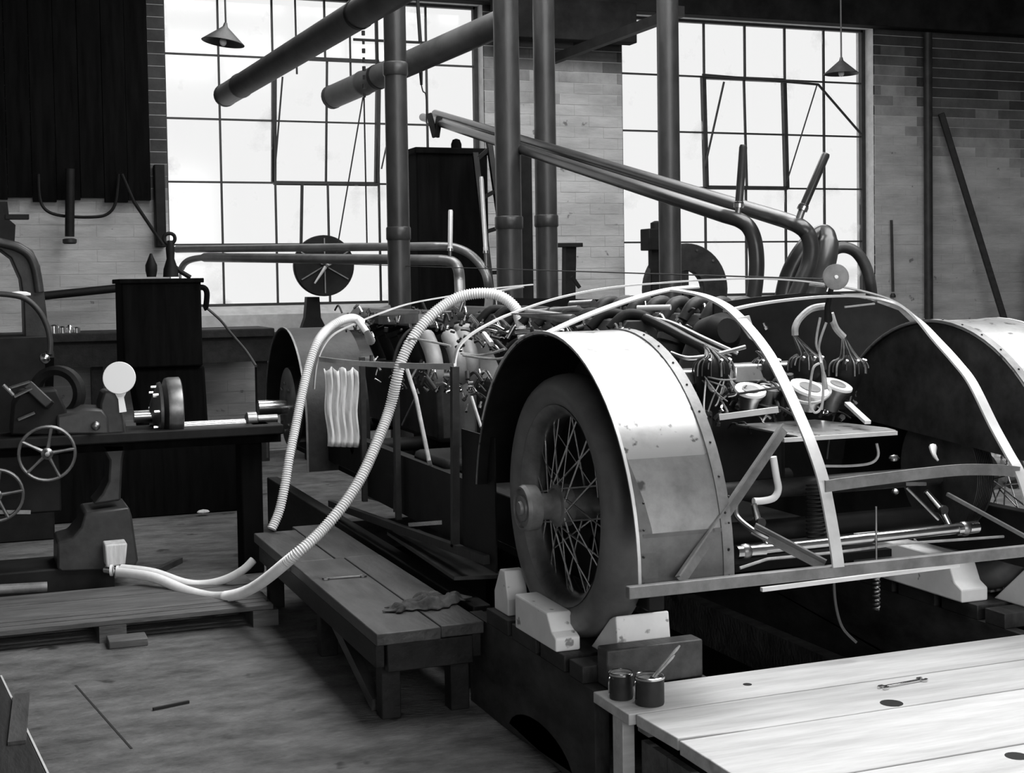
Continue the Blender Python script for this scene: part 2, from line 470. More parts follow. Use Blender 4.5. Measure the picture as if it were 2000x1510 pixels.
window(1, LX, LZ, 'wide multi-paned iron factory window behind the overhead ducts', (LX[2], LX[4], LZ[2], LZ[4], R(7)),
       [('glazing_bar', (3.083,13.620,4.422), (3.087,13.620,3.675), .010), ('glazing_bar', (3.630,13.620,4.454), (3.629,13.620,3.670), .011),
        ('glazing_bar', (3.663,13.620,4.041), (4.477,13.620,4.044), .014), ('glazing_bar', (3.129,13.680,2.602), (3.106,13.680,2.011), .016),
        ('window_stay', (2.940,13.600,3.641), (2.845,13.600,2.743), .009), ('window_stay', (4.010,13.600,3.119), (3.923,13.600,2.759), .008)])
RX = [6.63 + .518*i for i in range(7)]
window(2, RX, LZ, 'multi-paned iron factory window behind the bent exhaust pipes', (RX[2], RX[4], LZ[2], LZ[4], R(-2)),
       [('window_stay', (7.831,13.550,3.766), (7.623,13.620,2.843), .012), ('window_stay', (9.000,13.500,3.773), (8.690,13.650,2.688), .008),
        ('window_stay', (9.014,13.500,3.774), (9.693,13.650,3.248), .014), ('window_stay', (7.563,13.550,3.834), (9.014,13.500,3.774), .014)])

# ---------------------------------------------------------------- wall furniture
t = thing('dark_corner_panel', (0.2, 13.44, 2.42), 'large black boarded panel added for the dark upper corner of the wall beside the wide window', 'panel')  # boards added to stand for the vignetted upper corner
x = -1.3; k = 0
while x < 1.62:
    z0 = 2.40 + .02*((k*7) % 3)
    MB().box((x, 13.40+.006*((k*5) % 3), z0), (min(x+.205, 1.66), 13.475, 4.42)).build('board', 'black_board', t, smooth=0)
    x += .21; k += 1
MB().box((1.665, 13.36, 1.98), (1.76, 13.48, 2.75)).build('switch_box', 'black_iron', bevel=.01, label='narrow black iron box on the brick edge of the wide window', cat='box')

t = thing('pipe_bracket', (0.886,13.300,2.043), 'black drop pipe with a U-shaped pipe loop on the wall', 'pipe')
MB().tube([(0.908,13.250,2.687),(0.888,13.250,2.078)], .042, 14).build('drop_pipe', 'black_iron', t)
MB().lathe([(.05, -.03), (.062, -.02), (.062, .012), (.04, .02)], (0.887,13.250,2.041), (0, 0, 1), 16).build('end_cap', 'dark_iron', t)
MB().tube(spline([(0.637,13.300,2.641),(0.645,13.300,2.421),(0.703,13.300,2.311),(0.847,13.300,2.265),(1.092,13.300,2.256),(1.228,13.300,2.285),(1.303,13.300,2.393),(1.337,13.300,2.651)], 6), .014, 8).build('pipe_loop', 'black_iron', t)

t = thing('conduit', (1.502,13.300,2.276), 'thin dark slanting conduit on the wall beside the wide window', 'pipe')
MB().tube([(1.365,13.300,2.651),(1.468,13.300,2.394),(1.717,13.300,2.001)], .016, 8).build('tube', 'black_iron', t)

MB().tube([(0.651,13.300,1.545),(1.356,13.300,1.608)], .038, 12).build('wall_rail', 'black_iron', label='dark horizontal steam pipe low on the brick wall', cat='pipe')

t = thing('wall_pipe', (9.934,13.400,1.834), 'thin vertical pipe with a small tap on the right-hand brick wall', 'pipe')
MB().tube([(9.937,13.420,2.246),(9.954,13.420,1.421)], .016, 8).build('tube', 'dark_iron', t)
MB().lathe([(.03, -.02), (.035, 0), (.02, .03)], (9.953,13.420,1.374), (0, 0, 1), 10).build('tap', 'dark_iron', t)
dq = V((10.422,13.380,2.422))
dp = MB().tube([(dq.x, dq.y, 0), (dq.x, dq.y, 4.4)], .05, 14)
dp.build('downpipe', 'dark_iron', label='dark vertical downpipe on the right-hand brick wall', cat='pipe')
pa, pb = V((10.583,13.350,3.475)), V((11.194,12.950,0.940)); pb = pb + (pb-pa)*(pb.z/(pa.z-pb.z))
MB().bar(pa, pb+V((0, 0, .02)), .09, .07).build('leaning_pole', 'black_wood', label='dark timber pole leaning slantwise against the right wall', cat='pole', bevel=.008)
MB().prism([(11.62, 0), (12.3, 0), (12.3, 2.05), (11.78, 2.05), (11.62, 1.8)], 12.7, 13.1, 'y').build('dark_cupboard', 'black_iron', label='black cupboard at the foot of the right brick wall', cat='cupboard', bevel=.01)
MB().prism([(5.0, 4.06), (6.56, 4.06), (6.56, 4.47), (5.0, 4.47)], 13.12, 13.29, 'y').build('wall_bracket', 'soot_wall', label='black timber bearer on the pier between the windows', cat='beam', bevel=.01)
MB().bar((5.641,13.200,3.865), (5.716,10.600,3.879), .07, .09).build('tie_bar', 'black_iron', label='dark slanting tie bar running up from the pier beside a column', cat='bar')

q_ = V((4.513,11.200,1.387))
MB().box((q_.x-.05, 11.17, 0), (q_.x+.05, 11.21, 2.72)).build('flat_post', 'black_iron', label='narrow black flat iron post between the two close columns', cat='post', bevel=.004)
# ---------------------------------------------------------------- columns
def column(px_x, px_y, r, label, collars):
    t = thing('iron_column', (px_x, px_y, 0), label, 'column', 'round iron columns')
    MB().lathe([(r, .25), (r*.97, 2.6), (r*.94, 5.3)], (px_x, px_y, 0), (0, 0, 1), 28).build('shaft', 'cast_iron', t)
    MB().lathe([(r*1.8, 0), (r*1.8, .05), (r*1.3, .1), (r*1.12, .25)], (px_x, px_y, 0), (0, 0, 1), 28).build('base', 'cast_iron', t)
    for z in collars:
        MB().lathe([(r, z-.05), (r*1.07, z-.04), (r*1.07, z+.04), (r, z+.05)], (px_x, px_y, 0), (0, 0, 1), 28).build('collar', 'cast_iron', t)
    return t
column(3.00, 9.98, .086, 'round cast-iron column standing between the two long exhaust pipe runs', (1.98, 3.19))
column(3.88, 9.98, .102, 'thick round cast-iron column overlapping the long sloping pipes', (2.06,))
column(4.43, 10.55, .092, 'round cast-iron column just behind the thick column', (2.1,))
column(5.56, 10.55, .096, 'round cast-iron column in front of the right window', (4.36,))

# ---------------------------------------------------------------- planked deck, bottom right
t = thing('plank_deck', (2.9, 3.2, 0), 'low pale pine plank platform in front of the car', 'platform')
zt = .35
def plank(x0, x1, y0, y1, th=.034, nm='plank', dz=0):
    return MB().box((x0, y0, zt-th+dz), (x1, y1, zt+dz)).build(nm, 'pine', t, bevel=.003)
p1 = plank(1.765, 4.6, 3.636, 3.885)
p2 = MB().prism([(1.795, 3.392), (2.05, 3.378), (4.6, 3.384), (4.6, 3.628), (1.785, 3.628)], zt-.036, zt, 'z').build('plank', 'pine', t, bevel=.003)
p3 = plank(1.79, 4.6, 2.98, 3.372, .04)
p4 = plank(1.75, 4.6, 2.55, 2.972, .04)
p5 = plank(1.75, 4.6, 2.1, 2.542, .04)
for p, (x, y, r) in ((p2, (2.521, 3.415, .034)), (p4, (2.537, 2.904, .030)), (p1, (2.234, 3.756, .014))):
    MB().lathe([(r, 0), (r, .0012)], (x, y, zt-.0004), (0, 0, 1), 18).build('knot_hole', 'hole', p)
for y in (2.2, 2.9, 3.7):
    MB().box((1.86, y, zt-.10), (4.5, y+.07, zt-.041)).build('bearer', 'pine', t, smooth=0)
MB().box((1.775, 3.70, 0), (1.815, 3.77, zt-.035)).build('post', 'pine', t, bevel=.003)
for i in range(8):
    MB().box((1.832, 3.69-.165*(i+1)+.006, 0.0), (1.855, 3.69-.165*i, zt-.101)).build('side_board', 'duck_wood', t, smooth=0)
for x in (4.2,):
    for y in (2.25, 3.6): MB().box((x, y, 0), (x+.07, y+.07, zt-.10)).build('post', 'pine', t, smooth=0)
MB().box((1.95, 2.25, 0), (2.02, 2.32, zt-.10)).build('post', 'pine', t, smooth=0)

# open-ended spanner: pale one on the deck, small dark one on the bench
def spanner(c, ang, L, label, m, cat='spanner'):
    t = thing('spanner', c, label, cat)
    c = V(c); d = V((math.cos(ang), math.sin(ang), 0)); n = V((-d.y, d.x, 0))
    w, h = .010*L/.19, .007
    s = MB().bar(c-d*L*.36+V((0, 0, h/2)), c+d*L*.36+V((0, 0, h/2)), w*1.1, h)
    s.build('shank', m, t, bevel=.001)
    for sg in (-1, 1):
        e = c + d*sg*L*.40
        hd = [(-.05, -.55), (.45, -.75), (1.05, -.55), (1.0, -.22), (.45, -.25), (.38, 0), (.45, .25), (1.0, .22), (1.05, .55), (.45, .75), (-.05, .55)]
        rr = .030*L/.19; tl = .26*sg
        q = MB(); poly = []
        for a, b in hd:
            a2, b2 = a*math.cos(tl)-b*math.sin(tl), a*math.sin(tl)+b*math.cos(tl)
            p = e + d*sg*(a2-.3)*rr*.8 + n*b2*rr*.8
            poly.append((p.x, p.y))
        if sg < 0: poly = poly[::-1]
        q.prism(poly, c.z, c.z+h, 'z').build('jaw', m, t)
    return t
spanner((2.668, 3.557, .3505), .09, .19, 'bright double open-ended spanner lying on the pale plank deck', 'bright_steel')

# ---------------------------------------------------------------- trestle ramps under the front wheels
def trestle(xa, xb, label, far):
    t = thing('wheel_trestle', ((xa+xb)/2, 4.4, 0), label, 'trestle')
    top = .345
    prof = [(far, 0), (far, top), (3.9, top), (3.9, 0), (4.03, 0)] + [(4.36+.29*math.cos(R(a)), .115*math.sin(R(a))) for a in range(15, 180, 15)] + [(4.69, 0)]
    for x in (xa, xb-.05): MB().prism(prof, x, x+.05).build('side_plank', 'trestle_wood', t, smooth=0)
    MB().box((xa+.05, far-.08, .08), (xb-.05, far-.02, top)).build('cross_piece', 'black_wood', t, smooth=0)
    for y0, y1 in ((4.64, 4.86), (4.375, 4.60), (4.13, 4.335), (3.985, 4.09)):
        MB().box((xa, y0, top+.0002), (xb+.02, y1, .40)).build('cross_block', 'trestle_wood', t, bevel=.003)
    return t
trestle(1.775, 2.17, 'dark timber trestle with cross blocks under the spoked front wheel', 5.05)
trestle(3.43, 3.82, 'dark timber trestle at the right-hand front wheel', 7.2)

CL = 'white-painted wooden wheel chock '
# behind the tyre (towards the wall), in front of the tyre
MB().prism([(4.175, .4003), (4.175, .445), (4.21, .46), (4.25, .515), (4.54, .52), (4.54, .4003)], 1.765, 1.853, 'x').build(
    'wheel_chock', 'white_paint', bevel=.006, label=CL+'with a stepped toe against the outer tyre side', cat='chock', group='white wheel chocks', smooth=0)
MB().prism([(4.20, .4003), (4.18, .415), (4.05, .525), (4.03, .535), (4.00, .545), (3.98, .4003)], 1.90, 2.09, 'x').build(
    'wheel_chock', 'white_paint', bevel=.006, label=CL+'with a sloped face in front of the spoked wheel', cat='chock', group='white wheel chocks', smooth=0)
MB().prism([(4.70, .4003), (4.70, .46), (4.73, .56), (4.78, .56), (4.84, .47), (4.84, .4003)], 1.80, 1.88, 'x').build(
    'wheel_chock', 'white_paint', bevel=.005, label=CL+'standing upright behind the spoked wheel', cat='chock', group='white wheel chocks', smooth=0)
MB().prism([(4.18, .4003), (4.18, .45), (4.22, .47), (4.26, .555), (4.86, .555), (4.86, .4003)], 3.40, 3.52, 'x').build(
    'wheel_chock', 'white_paint', bevel=.006, label='long white-painted chock beside the right-hand front tyre', cat='chock', group='white wheel chocks', smooth=0)
MB().prism([(4.20, .4003), (4.18, .415), (4.03, .545), (3.93, .56), (3.91, .4003)], 3.56, 3.72, 'x').build(
    'wheel_chock', 'white_paint', bevel=.006, label='white-painted sloped chock in front of the right-hand front tyre', cat='chock', group='white wheel chocks', smooth=0)

MB().box((1.825, 5.15, 0), (1.90, 9.2, .34)).build('shade_board', 'black_wood', bevel=.006, label='long dark board added for the shade on the floor under the car side', cat='timber')  # dark board added where the floor is only shaded
MB().box((1.822, 3.903, .3455), (2.16, 3.978, .466)).build('timber_block', 'oily_wood', bevel=.006, label='dark square timber block on edge behind the twin oil tins', cat='timber block')

# twin tins with brushes on the deck corner
def tin(c, r, h, label, nbr):
    t = thing('oil_tin', c, label, 'tin', 'oil tins on the deck corner')
    x, y, z = c
    MB().lathe([(r*.97, 0), (r, .006), (r, h), (r*.94, h), (r*.94, h*.72), (.001, h*.72)], c, (0, 0, 1), 24).build('body', 'dark_iron', t)
    MB().lathe([(r*.99, h-.004), (r*1.05, h-.002), (r*1.05, h+.004), (r*.99, h+.006), (r*.93, h+.004), (r*.93, h-.004)], c, (0, 0, 1), 24, closed=True).build('rim', 'bright_steel', t)
    MB().lathe([(.001, h*.93), (r*.925, h*.93), (r*.925, h*.91), (.001, h*.91)], c, (0, 0, 1), 20).build('contents', 'canvas', t)
    MB().tube(spline([(x-r*1.02, y, z+h*.9), (x-r*1.25, y-.01, z+h*.75), (x-r*1.25, y-.01, z+h*.35), (x-r*1.0, y, z+h*.25)], 6), .003, 6).build('handle', 'bright_steel', t)
    return t
ta = tin((1.815, 3.79, .3505), .036, .075, 'small dark oil tin with a bright rim at the deck corner', 0)
tb = tin((1.868, 3.705, .3505), .044, .080, 'larger dark oil tin holding two brushes at the deck corner', 2)
for i, (a, b) in enumerate((((1.862, 3.70, .418), (2.0, 3.76, .497)), ((1.875, 3.705, .418), (1.945, 3.69, .492)))):
    b_ = thing('brush', a, ('long' if i == 0 else 'short') + ' pale brush handle sticking out of the larger oil tin', 'brush')
    MB().tube([a, V(a).lerp(V(b), .3), V(a).lerp(V(b), .9), b], [.004, .0035, .005, .003], 8).build('handle', 'wire_pale', b_)
    MB().tube([V(a)-V((0, 0, .006)), V(a).lerp(V(b), .12)], [.008, .006], 8).build('bristles', 'wire_dark', b_)

# ---------------------------------------------------------------- low bench
t = thing('low_bench', (1.56, 5.95, 0), 'low dark oily wooden bench beside the car with a spanner and rag on it', 'bench')
for (x0, x1, y0, y1, z) in ((1.345, 1.592, 4.845, 6.27, .35), (1.596, 1.765, 4.86, 6.27, .351), (1.335, 1.55, 6.28, 7.1, .349), (1.555, 1.765, 6.28, 7.2, .35)):
    MB().box((x0, y0, z-.045), (x1, y1, z)).build('plank', 'oily_wood', t, bevel=.004)
MB().box((1.35, 4.88, .215), (1.385, 7.05, .3035)).build('apron', 'black_wood', t, bevel=.004)
MB().box((1.725, 4.88, .215), (1.76, 7.1, .3035)).build('apron', 'black_wood', t, bevel=.004)
MB().box((1.39, 4.86, .20), (1.72, 4.90, .3035)).build('end_board', 'black_wood', t, bevel=.004)
for (x, y) in ((1.39, 4.95), (1.66, 4.95), (1.37, 6.9), (1.66, 6.95), (1.39, 5.9)):
    MB().box((x, y, 0), (x+.075, y+.075, .3035)).build('leg', 'black_wood', t, bevel=.004)
MB().bar((1.40, 5.05, .03), (1.40, 5.75, .24), .04, .05).build('brace', 'oily_wood', t)
spanner((1.482, 5.83, .3515), -.12, .19, 'dark open-ended spanner lying on the low bench', 'dull_steel')

# crumpled rag
rg = MB(); n = 64; m = 36
rr = random.Random(3)
ph = [(rr.uniform(-95, 95), rr.uniform(40, 140), rr.uniform(0, 6.28), rr.uniform(.003, .0065)) for _ in range(14)]
cs, sn = math.cos(-.05), math.sin(-.05)
for i in range(n+1):
    for k in range(m+1):
        u, v = i/n-.5, k/m-.5
        e = 1-max(abs(u), abs(v))*2
        x = u*.34*(1+.15*math.sin(9*v+2)); y = v*.15*(1+.45*math.sin(7*u+1)+.12*math.sin(40*u)) + .10*u
        h = sum(a*math.sin(fx*x+fy*y+p_) for fx, fy, p_, a in ph)
        zz = .003 + max(0, .013 + h*1.0)*min(1, e*4)
        rg.v.append(V((1.655+x*cs-y*sn, 5.20+x*sn+y*cs, .352+zz)))
for i in range(n):
    for k in range(m):
        a = i*(m+1)+k; rg.f.append((a, a+1, a+m+2, a+m+1))
o = rg.build('rag', 'rag', label='crumpled oily rag lying on the low bench', cat='rag', smooth=1.4)
sm = o.modifiers.new('thick', 'SOLIDIFY'); sm.thickness = .003; sm.offset = 1

# ---------------------------------------------------------------- duckboard walkway by the lathe
t = thing('duckboard', (.5, 6.85, 0), 'low slatted timber duckboard on the floor in front of the lathe', 'duckboard')
for i, (y0, y1) in enumerate(((6.56, 6.63), (6.642, 6.70), (6.712, 6.84), (6.852, 7.05), (7.06, 7.28))):
    MB().box((-.5, y0, .075), (1.32-.02*(i % 2), y1, .10+.002*(i % 3))).build('slat', 'duck_wood', t, bevel=.003)
for x in (-.3, .52, 1.22):
    MB().box((x, 6.55, 0), (x+.12, 7.3, .0745)).build('bearer', 'duck_wood', t, smooth=0)
MB().box((.55, 6.42, 0.0), (.72, 6.545, .035)).build('wood_offcut', 'duck_wood', bevel=.004, label='flat timber offcut on the floor at the duckboard edge', cat='offcut')
MB().bar((.62, 5.42, .006), (.76, 5.46, .006), .012, .010).build('wood_splinter', 'hole', label='thin dark splinter of wood on the bare floor', cat='splinter')

# foreground table corner at the left edge
t = thing('low_table', (-.3, 4.4, 0), 'dark low table with pale metal-edged rim at the corner of the floor', 'table')
MB().prism([(-.8, 3.6), (.195, 3.6), (.165, 3.97), (.07, 5.04), (-.8, 5.04)], .26, .30, 'z').build('top', 'black_wood', t, bevel=.003)
MB().bar((.201, 3.6, .285), (.170, 3.97, .285), .006, .03).build('edge_strip', 'strip_alloy', t)
MB().bar((.170, 3.97, .285), (.074, 5.04, .285), .006, .03).build('edge_strip', 'strip_alloy', t)
MB().bar((.10, 4.25, .305), (.13, 4.75, .305), .05, .01).build('cleat', 'oily_wood', t)
for x, y in ((-.75, 3.65), (.07, 3.65), (-.75, 4.9), (-.03, 4.9)):
    MB().box((x, y, 0), (x+.06, y+.06, .2595)).build('leg', 'black_wood', t, smooth=0)

# ---------------------------------------------------------------- racing car under construction
CX = 2.78
car = thing('racing_car', (CX, 6.4, .40), 'half-built racing car with bare hoops, twin engines and riveted aluminium wheel fairings', 'car')
mir = lambda x: 2*CX - x
FY, FZ, FR = 4.38, .735, .707

def arch_shell(x0, x1, cy, cz, r, a0, a1, n, th, nm, m, parent, drop=None):
    """sheet rolled to an arch about the x axis, from angle a0 to a1 (0 = towards the wall)"""
    out = [(cy+r*math.cos(R(a0+(a1-a0)*i/n)), cz+r*math.sin(R(a0+(a1-a0)*i/n))) for i in range(n+1)]
    inn = [(cy+(r-th)*math.cos(R(a0+(a1-a0)*i/n)), cz+(r-th)*math.sin(R(a0+(a1-a0)*i/n))) for i in range(n+1)]
    if drop is not None:
        out.append((out[-1][0], drop)); inn.append((inn[-1][0], drop))
    return MB().prism(out+inn[::-1], x0, x1).build(nm, m, parent, smooth=.5)

def fairing(left):
    s = (lambda x: x) if left else mir
    xo, xi = s(1.82), s(2.14)
    a, b = min(xo, xi), max(xo, xi)
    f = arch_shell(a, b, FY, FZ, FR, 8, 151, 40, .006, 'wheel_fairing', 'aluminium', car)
    arch_shell(a, b, FY, FZ, FR, 151, 170, 8, .006, 'dim_stained_panel', 'aluminium_dim_stained', f)  # same sheet with a dim reflection and stains painted in
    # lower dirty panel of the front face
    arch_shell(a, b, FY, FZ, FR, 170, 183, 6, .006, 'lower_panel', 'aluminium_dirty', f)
    q0 = V((0, FY+(FR+.002)*math.cos(R(170)), FZ+(FR+.002)*math.sin(R(170))))
    MB().bar((a+.02, q0.y, q0.z), (b-.02, q0.y, q0.z), .004, .012).build('lap_seam', 'aluminium_dirty', f, smooth=0)
    # riveted edge flange towards the engine and rolled bead at the wheel opening
    for nm, x, w, m in (('inner_flange', s(2.122), .036, 'strip_alloy'), ('outer_bead', s(1.822), .010, 'strip_alloy')):
        pts = [(x, FY+(FR+.003)*math.cos(R(q)), FZ+(FR+.003)*math.sin(R(q))) for q in range(30, 181, 5)] + [(x, FY-FR-.003, .70)]
        MB().strip(pts, w, .005, (1, 0, 0)).build(nm, m if nm == 'outer_bead' else 'rail_grey', f, smooth=.5)
    # doubler strip on the front lower edge
    dbl = MB()
    rows = [(q, w) for q, w in ((150, .004), (156, .018), (162, .034), (168, .046), (174, .054), (180, .06))]
    P0 = [(s(1.824), FY+(FR+.004)*math.cos(R(q)), FZ+(FR+.004)*math.sin(R(q))) for q, w in rows] + [(s(1.824), FY-FR-.004, .70)]
    P1 = [(s(1.824+w), p[1], p[2]) for (q, w), p in zip(rows, P0)] + [(s(1.884), FY-FR-.004, .70)]
    for i in range(len(P0)-1): dbl.quad(P0[i], P1[i], P1[i+1], P0[i+1])
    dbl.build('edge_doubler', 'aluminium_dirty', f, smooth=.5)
    rv = MB()
    for q in list(range(40, 180, 9)):
        p = (s(2.122), FY+(FR+.006)*math.cos(R(q)), FZ+(FR+.006)*math.sin(R(q))); rv.ball(p, .0045, 6)
    for z in (.72, .80, .88, .96):
        rv.ball((s(1.836), FY-FR-.006, z), .0045, 6); rv.ball((s(2.122), FY-FR-.006, z), .004, 6)
    rv.build('rivets', 'dark_iron', f, kind='stuff')
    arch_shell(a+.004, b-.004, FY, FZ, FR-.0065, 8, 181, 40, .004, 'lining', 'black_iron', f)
    # dark inner side plate
    a0 = 8 if left else 26
    prof = arc(FY, FZ, FR-.012, a0, 180-a0+8, 30) + ([(FY-FR+.012, .74), (FY+FR-.02, .74)] if left else [])
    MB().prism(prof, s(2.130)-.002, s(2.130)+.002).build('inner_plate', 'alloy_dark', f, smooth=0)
    return f
fairing(True); fairing(False)

# ---- front wheels: tyre, rim, spokes, hub
WYc, WZc, WR = 4.36, .851, .450
def wheel(x, s, tread):
    """s = -1: outer side towards -x"""
    w = MB().lathe([(.335, -.055), (.350, -.066), (.372, -.080), (.398, -.086), (.422, -.078), (.438, -.058), (.447, -.03), (.450, 0),
                    (.447, .03), (.438, .058), (.422, .078), (.398, .086), (.372, .080), (.350, .066), (.335, .055), (.325, 0)],
                   (x, WYc, WZc), (1, 0, 0), 64, closed=True).build('tyre', 'rubber', car, smooth=1.0)
    MB().lathe([(.338, -.062), (.344, -.066), (.344, -.058), (.326, -.048), (.312, -.02), (.310, 0), (.312, .02), (.326, .048), (.344, .058), (.344, .066), (.338, .062),
                (.318, .046), (.303, .02), (.300, 0), (.303, -.02), (.318, -.046)], (x, WYc, WZc), (1, 0, 0), 56, closed=True).build('rim', 'dull_steel', w, smooth=.8)
    MB().lathe([(.040, .09*s*-1), (.052, .085*s*-1), (.052, .02*s), (.072, .03*s), (.072, .075*s), (.060, .08*s), (.045, .10*s), (.045, .145*s), (.076, .15*s), (.079, .19*s),
                (.073, .203*s), (.066, .203*s), (.063, .195*s), (.046, .195*s), (.043, .203*s), (.026, .203*s), (.022, .212*s), (.010, .214*s)], (x, WYc, WZc), (1, 0, 0), 36).build('hub', 'rail_grey', w, smooth=.5)
    for k in range(36):
        a = 2*math.pi*k/36; grp = k % 3
        hx = x + s*(.075 if grp < 2 else -.06); hr = .058
        ad = (.55 if grp == 0 else -.55) if grp < 2 else (.45 if (k//3) % 2 else -.45)
        h = (hx, WYc+hr*math.cos(a+ad*1.9), WZc+hr*math.sin(a+ad*1.9))
        e = (x + s*(.012 if grp < 2 else -.012), WYc+.306*math.cos(a), WZc+.306*math.sin(a))
        MB().tube([h, e], .0032, 6).build('spoke', 'bright_steel', w)
    if tread:
        tr = MB()
        for k in range(72):
            for j, (xa, xb) in enumerate(((-.05, -.01), (-.005, .035), (.04, .075))):
                a = 2*math.pi*(k+.5*(j % 2))/72
                r0 = .452 if j < 2 else .440
                for sg in (-1, 1):
                    p = (x+xa, WYc+r0*math.cos(a), WZc+r0*math.sin(a)); q = (x+xb, WYc+r0*math.cos(a+sg*.045), WZc+r0*math.sin(a+sg*.045))
                    tr.bar(p, q, .008, .008, (0, math.cos(a), math.sin(a)))
        tr.build('tread_blocks', 'rubber', w, kind='stuff', smooth=0)
    return w
wheel(1.925, -1, False)
wheel(mir(1.925), 1, True)

pr = [(.05, 0)]
for k in range(9): pr += [(.226, .008*k), (.226, .008*k+.004), (.216, .008*k+.0045), (.216, .008*k+.0075)]
pr += [(.226, .075), (.19, .08), (.05, .085)]
MB().lathe(pr, (3.435, 4.36, .87), (1, 0, 0), 56).build('ribbed_brake_drum', 'dull_steel', car, smooth=.4)
# ---- rear wheel fairings, drums
for left in (True, False):
    s = (lambda x: x) if left else mir
    a, b = sorted((s(1.86), s(2.25)))
    f = arch_shell(a, b, 8.75, .74, .60, 0, 180, 30, .006, 'rear_fairing', 'dark_iron', car, .50)
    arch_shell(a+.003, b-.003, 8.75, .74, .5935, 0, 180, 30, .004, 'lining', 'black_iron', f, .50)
    pts = [(s(1.862), 8.75+.603*math.cos(R(q)), .74+.603*math.sin(R(q))) for q in range(0, 181, 6)] + [(s(1.862), 8.75-.603, .5)]
    MB().strip([(s(1.862), 8.75+.603, .45)]+pts, .012, .006, (1, 0, 0)).build('edge_bead', 'rail_grey', f)
    d = MB().lathe([(.06, -.12), (.21, -.12), (.25, -.11), (.255, -.07), (.225, -.06), (.225, .02), (.262, .03), (.262, .08), (.08, .09)], (s(1.99), 8.75, .84), (1, 0, 0), 40).build('brake_drum', 'dull_steel', car)
    MB().lathe([(.05, -.30 if left else .30), (.05, -.12 if left else .12)], (s(1.99), 8.75, .84), (1, 0, 0), 20).build('stub_axle', 'bright_steel', d)
    for k in range(8):
        q = 2*math.pi*k/8
        MB().cyl((s(1.99)-.135, 8.75+.15*math.cos(q), .84+.15*math.sin(q)), (s(1.99)-.118, 8.75+.15*math.cos(q), .84+.15*math.sin(q)), .012, 6).build('bolt', 'bright_steel', d)

# ---- chassis
for x in (2.02, mir(2.02)):
    MB().box((x-.03, 3.95, .56), (x+.03, 9.35, .76)).build('chassis_rail', 'black_iron', car, bevel=.006)
for y in (4.36, 5.5, 6.7, 7.6, 8.75):
    MB().tube([(1.99, y, .70), (mir(1.99), y, .70)], .04, 12).build('cross_tube', 'black_iron', car)
MB().tube([(2.0, 4.36, .851), (mir(2.0), 4.36, .851)], .035, 12).build('front_axle', 'dark_iron', car)
MB().box((2.05, 4.6, .50), (mir(2.05), 9.3, .53)).build('undertray', 'black_iron', car, smooth=0)
for y0, y1 in ((4.98, 5.36),):
    MB().box((1.862, y0, .50), (1.868, y1, 1.02)).build('side_panel', 'black_iron', car, smooth=0)
MB().box((1.90, 5.42, .52), (1.906, 7.0, .80)).build('side_panel', 'black_iron', car, smooth=0)
MB().bar((1.85, 7.55, .40), (1.85, 5.05, .54), .03, .035).build('lower_rail', 'dark_iron', car)
MB().bar((1.93, 7.1, .50), (1.93, 5.3, .62), .02, .02).build('lower_rail', 'dull_steel', car)
MB().bar((1.860,6.097,0.510), (1.950,5.413,0.633), .012, .018).build('brace_rod', 'bright_steel', car)
for y in (6.9, 6.3): MB().box((1.86, y, .5), (1.885, y+.03, 1.24)).build('side_post', 'dark_iron', car, smooth=0)
MB().prism([(1.80, 5.3), (2.0, 5.25), (2.0, 6.4), (1.84, 6.4)], .415, .43, 'z').build('belly_tray', 'alloy_dark', car, smooth=0)

# ---- body hoops: pale flat strips
def hoop(pts, w, t, wd, nm='body_hoop', m='strip_alloy', n=7):
    return MB().strip(spline(pts, n), w, t, wd).build(nm, m, car, smooth=.6)
A_ = [(2.460,3.594,0.728),(2.460,3.607,0.786),(2.460,3.644,0.907),(2.460,3.679,0.998),(2.460,3.740,1.095),(2.460,3.806,1.179),(2.460,3.894,1.279),(2.460,3.986,1.367),(2.460,4.108,1.448),(2.460,4.250,1.516),(2.460,4.431,1.556),(2.460,4.665,1.576)]
hoop(A_, .040, .008, (1, 0, 0))
hoop([(1.832,4.400,1.433),(1.971,4.420,1.483),(2.138,4.480,1.527),(2.310,4.580,1.558),(2.462,4.660,1.578),(2.599,4.720,1.585)], .034, .006, (0, 1, .2))
B_ = [(2.450,4.240,1.502),(2.562,4.250,1.521),(2.715,4.260,1.536),(2.893,4.270,1.545),(3.046,4.270,1.540),(3.153,4.240,1.512),(3.190,4.164,1.461),(3.200,4.063,1.384),(3.200,3.953,1.308),(3.200,3.874,1.242),(3.200,3.772,1.110),(3.200,3.698,1.024),(3.200,3.645,0.962),(3.200,3.602,0.867),(3.200,3.579,0.728)]
hoop(B_, .038, .008, [(0, 1, 0), (1, 0, 0), .30, .25])
hoop([(2.453,3.650,0.970),(2.543,3.650,0.975),(2.658,3.650,0.980),(2.813,3.650,0.986),(2.973,3.650,0.988),(3.117,3.650,0.978),(3.200,3.650,0.966)], .008, .036, (0, 1, 0), 'nose_band', 'rail_grey')
# nose rail along the bottom of the body, and the thinner rail under it
MB().bar((1.757, 3.62, .712), (3.80, 3.62, .712), .026, .036).build('nose_rail', 'rail_grey', car, bevel=.003)
MB().bar((2.229,3.660,0.668), (2.964,3.660,0.678), .014, .012).build('lower_nose_rail', 'strip_alloy', car)
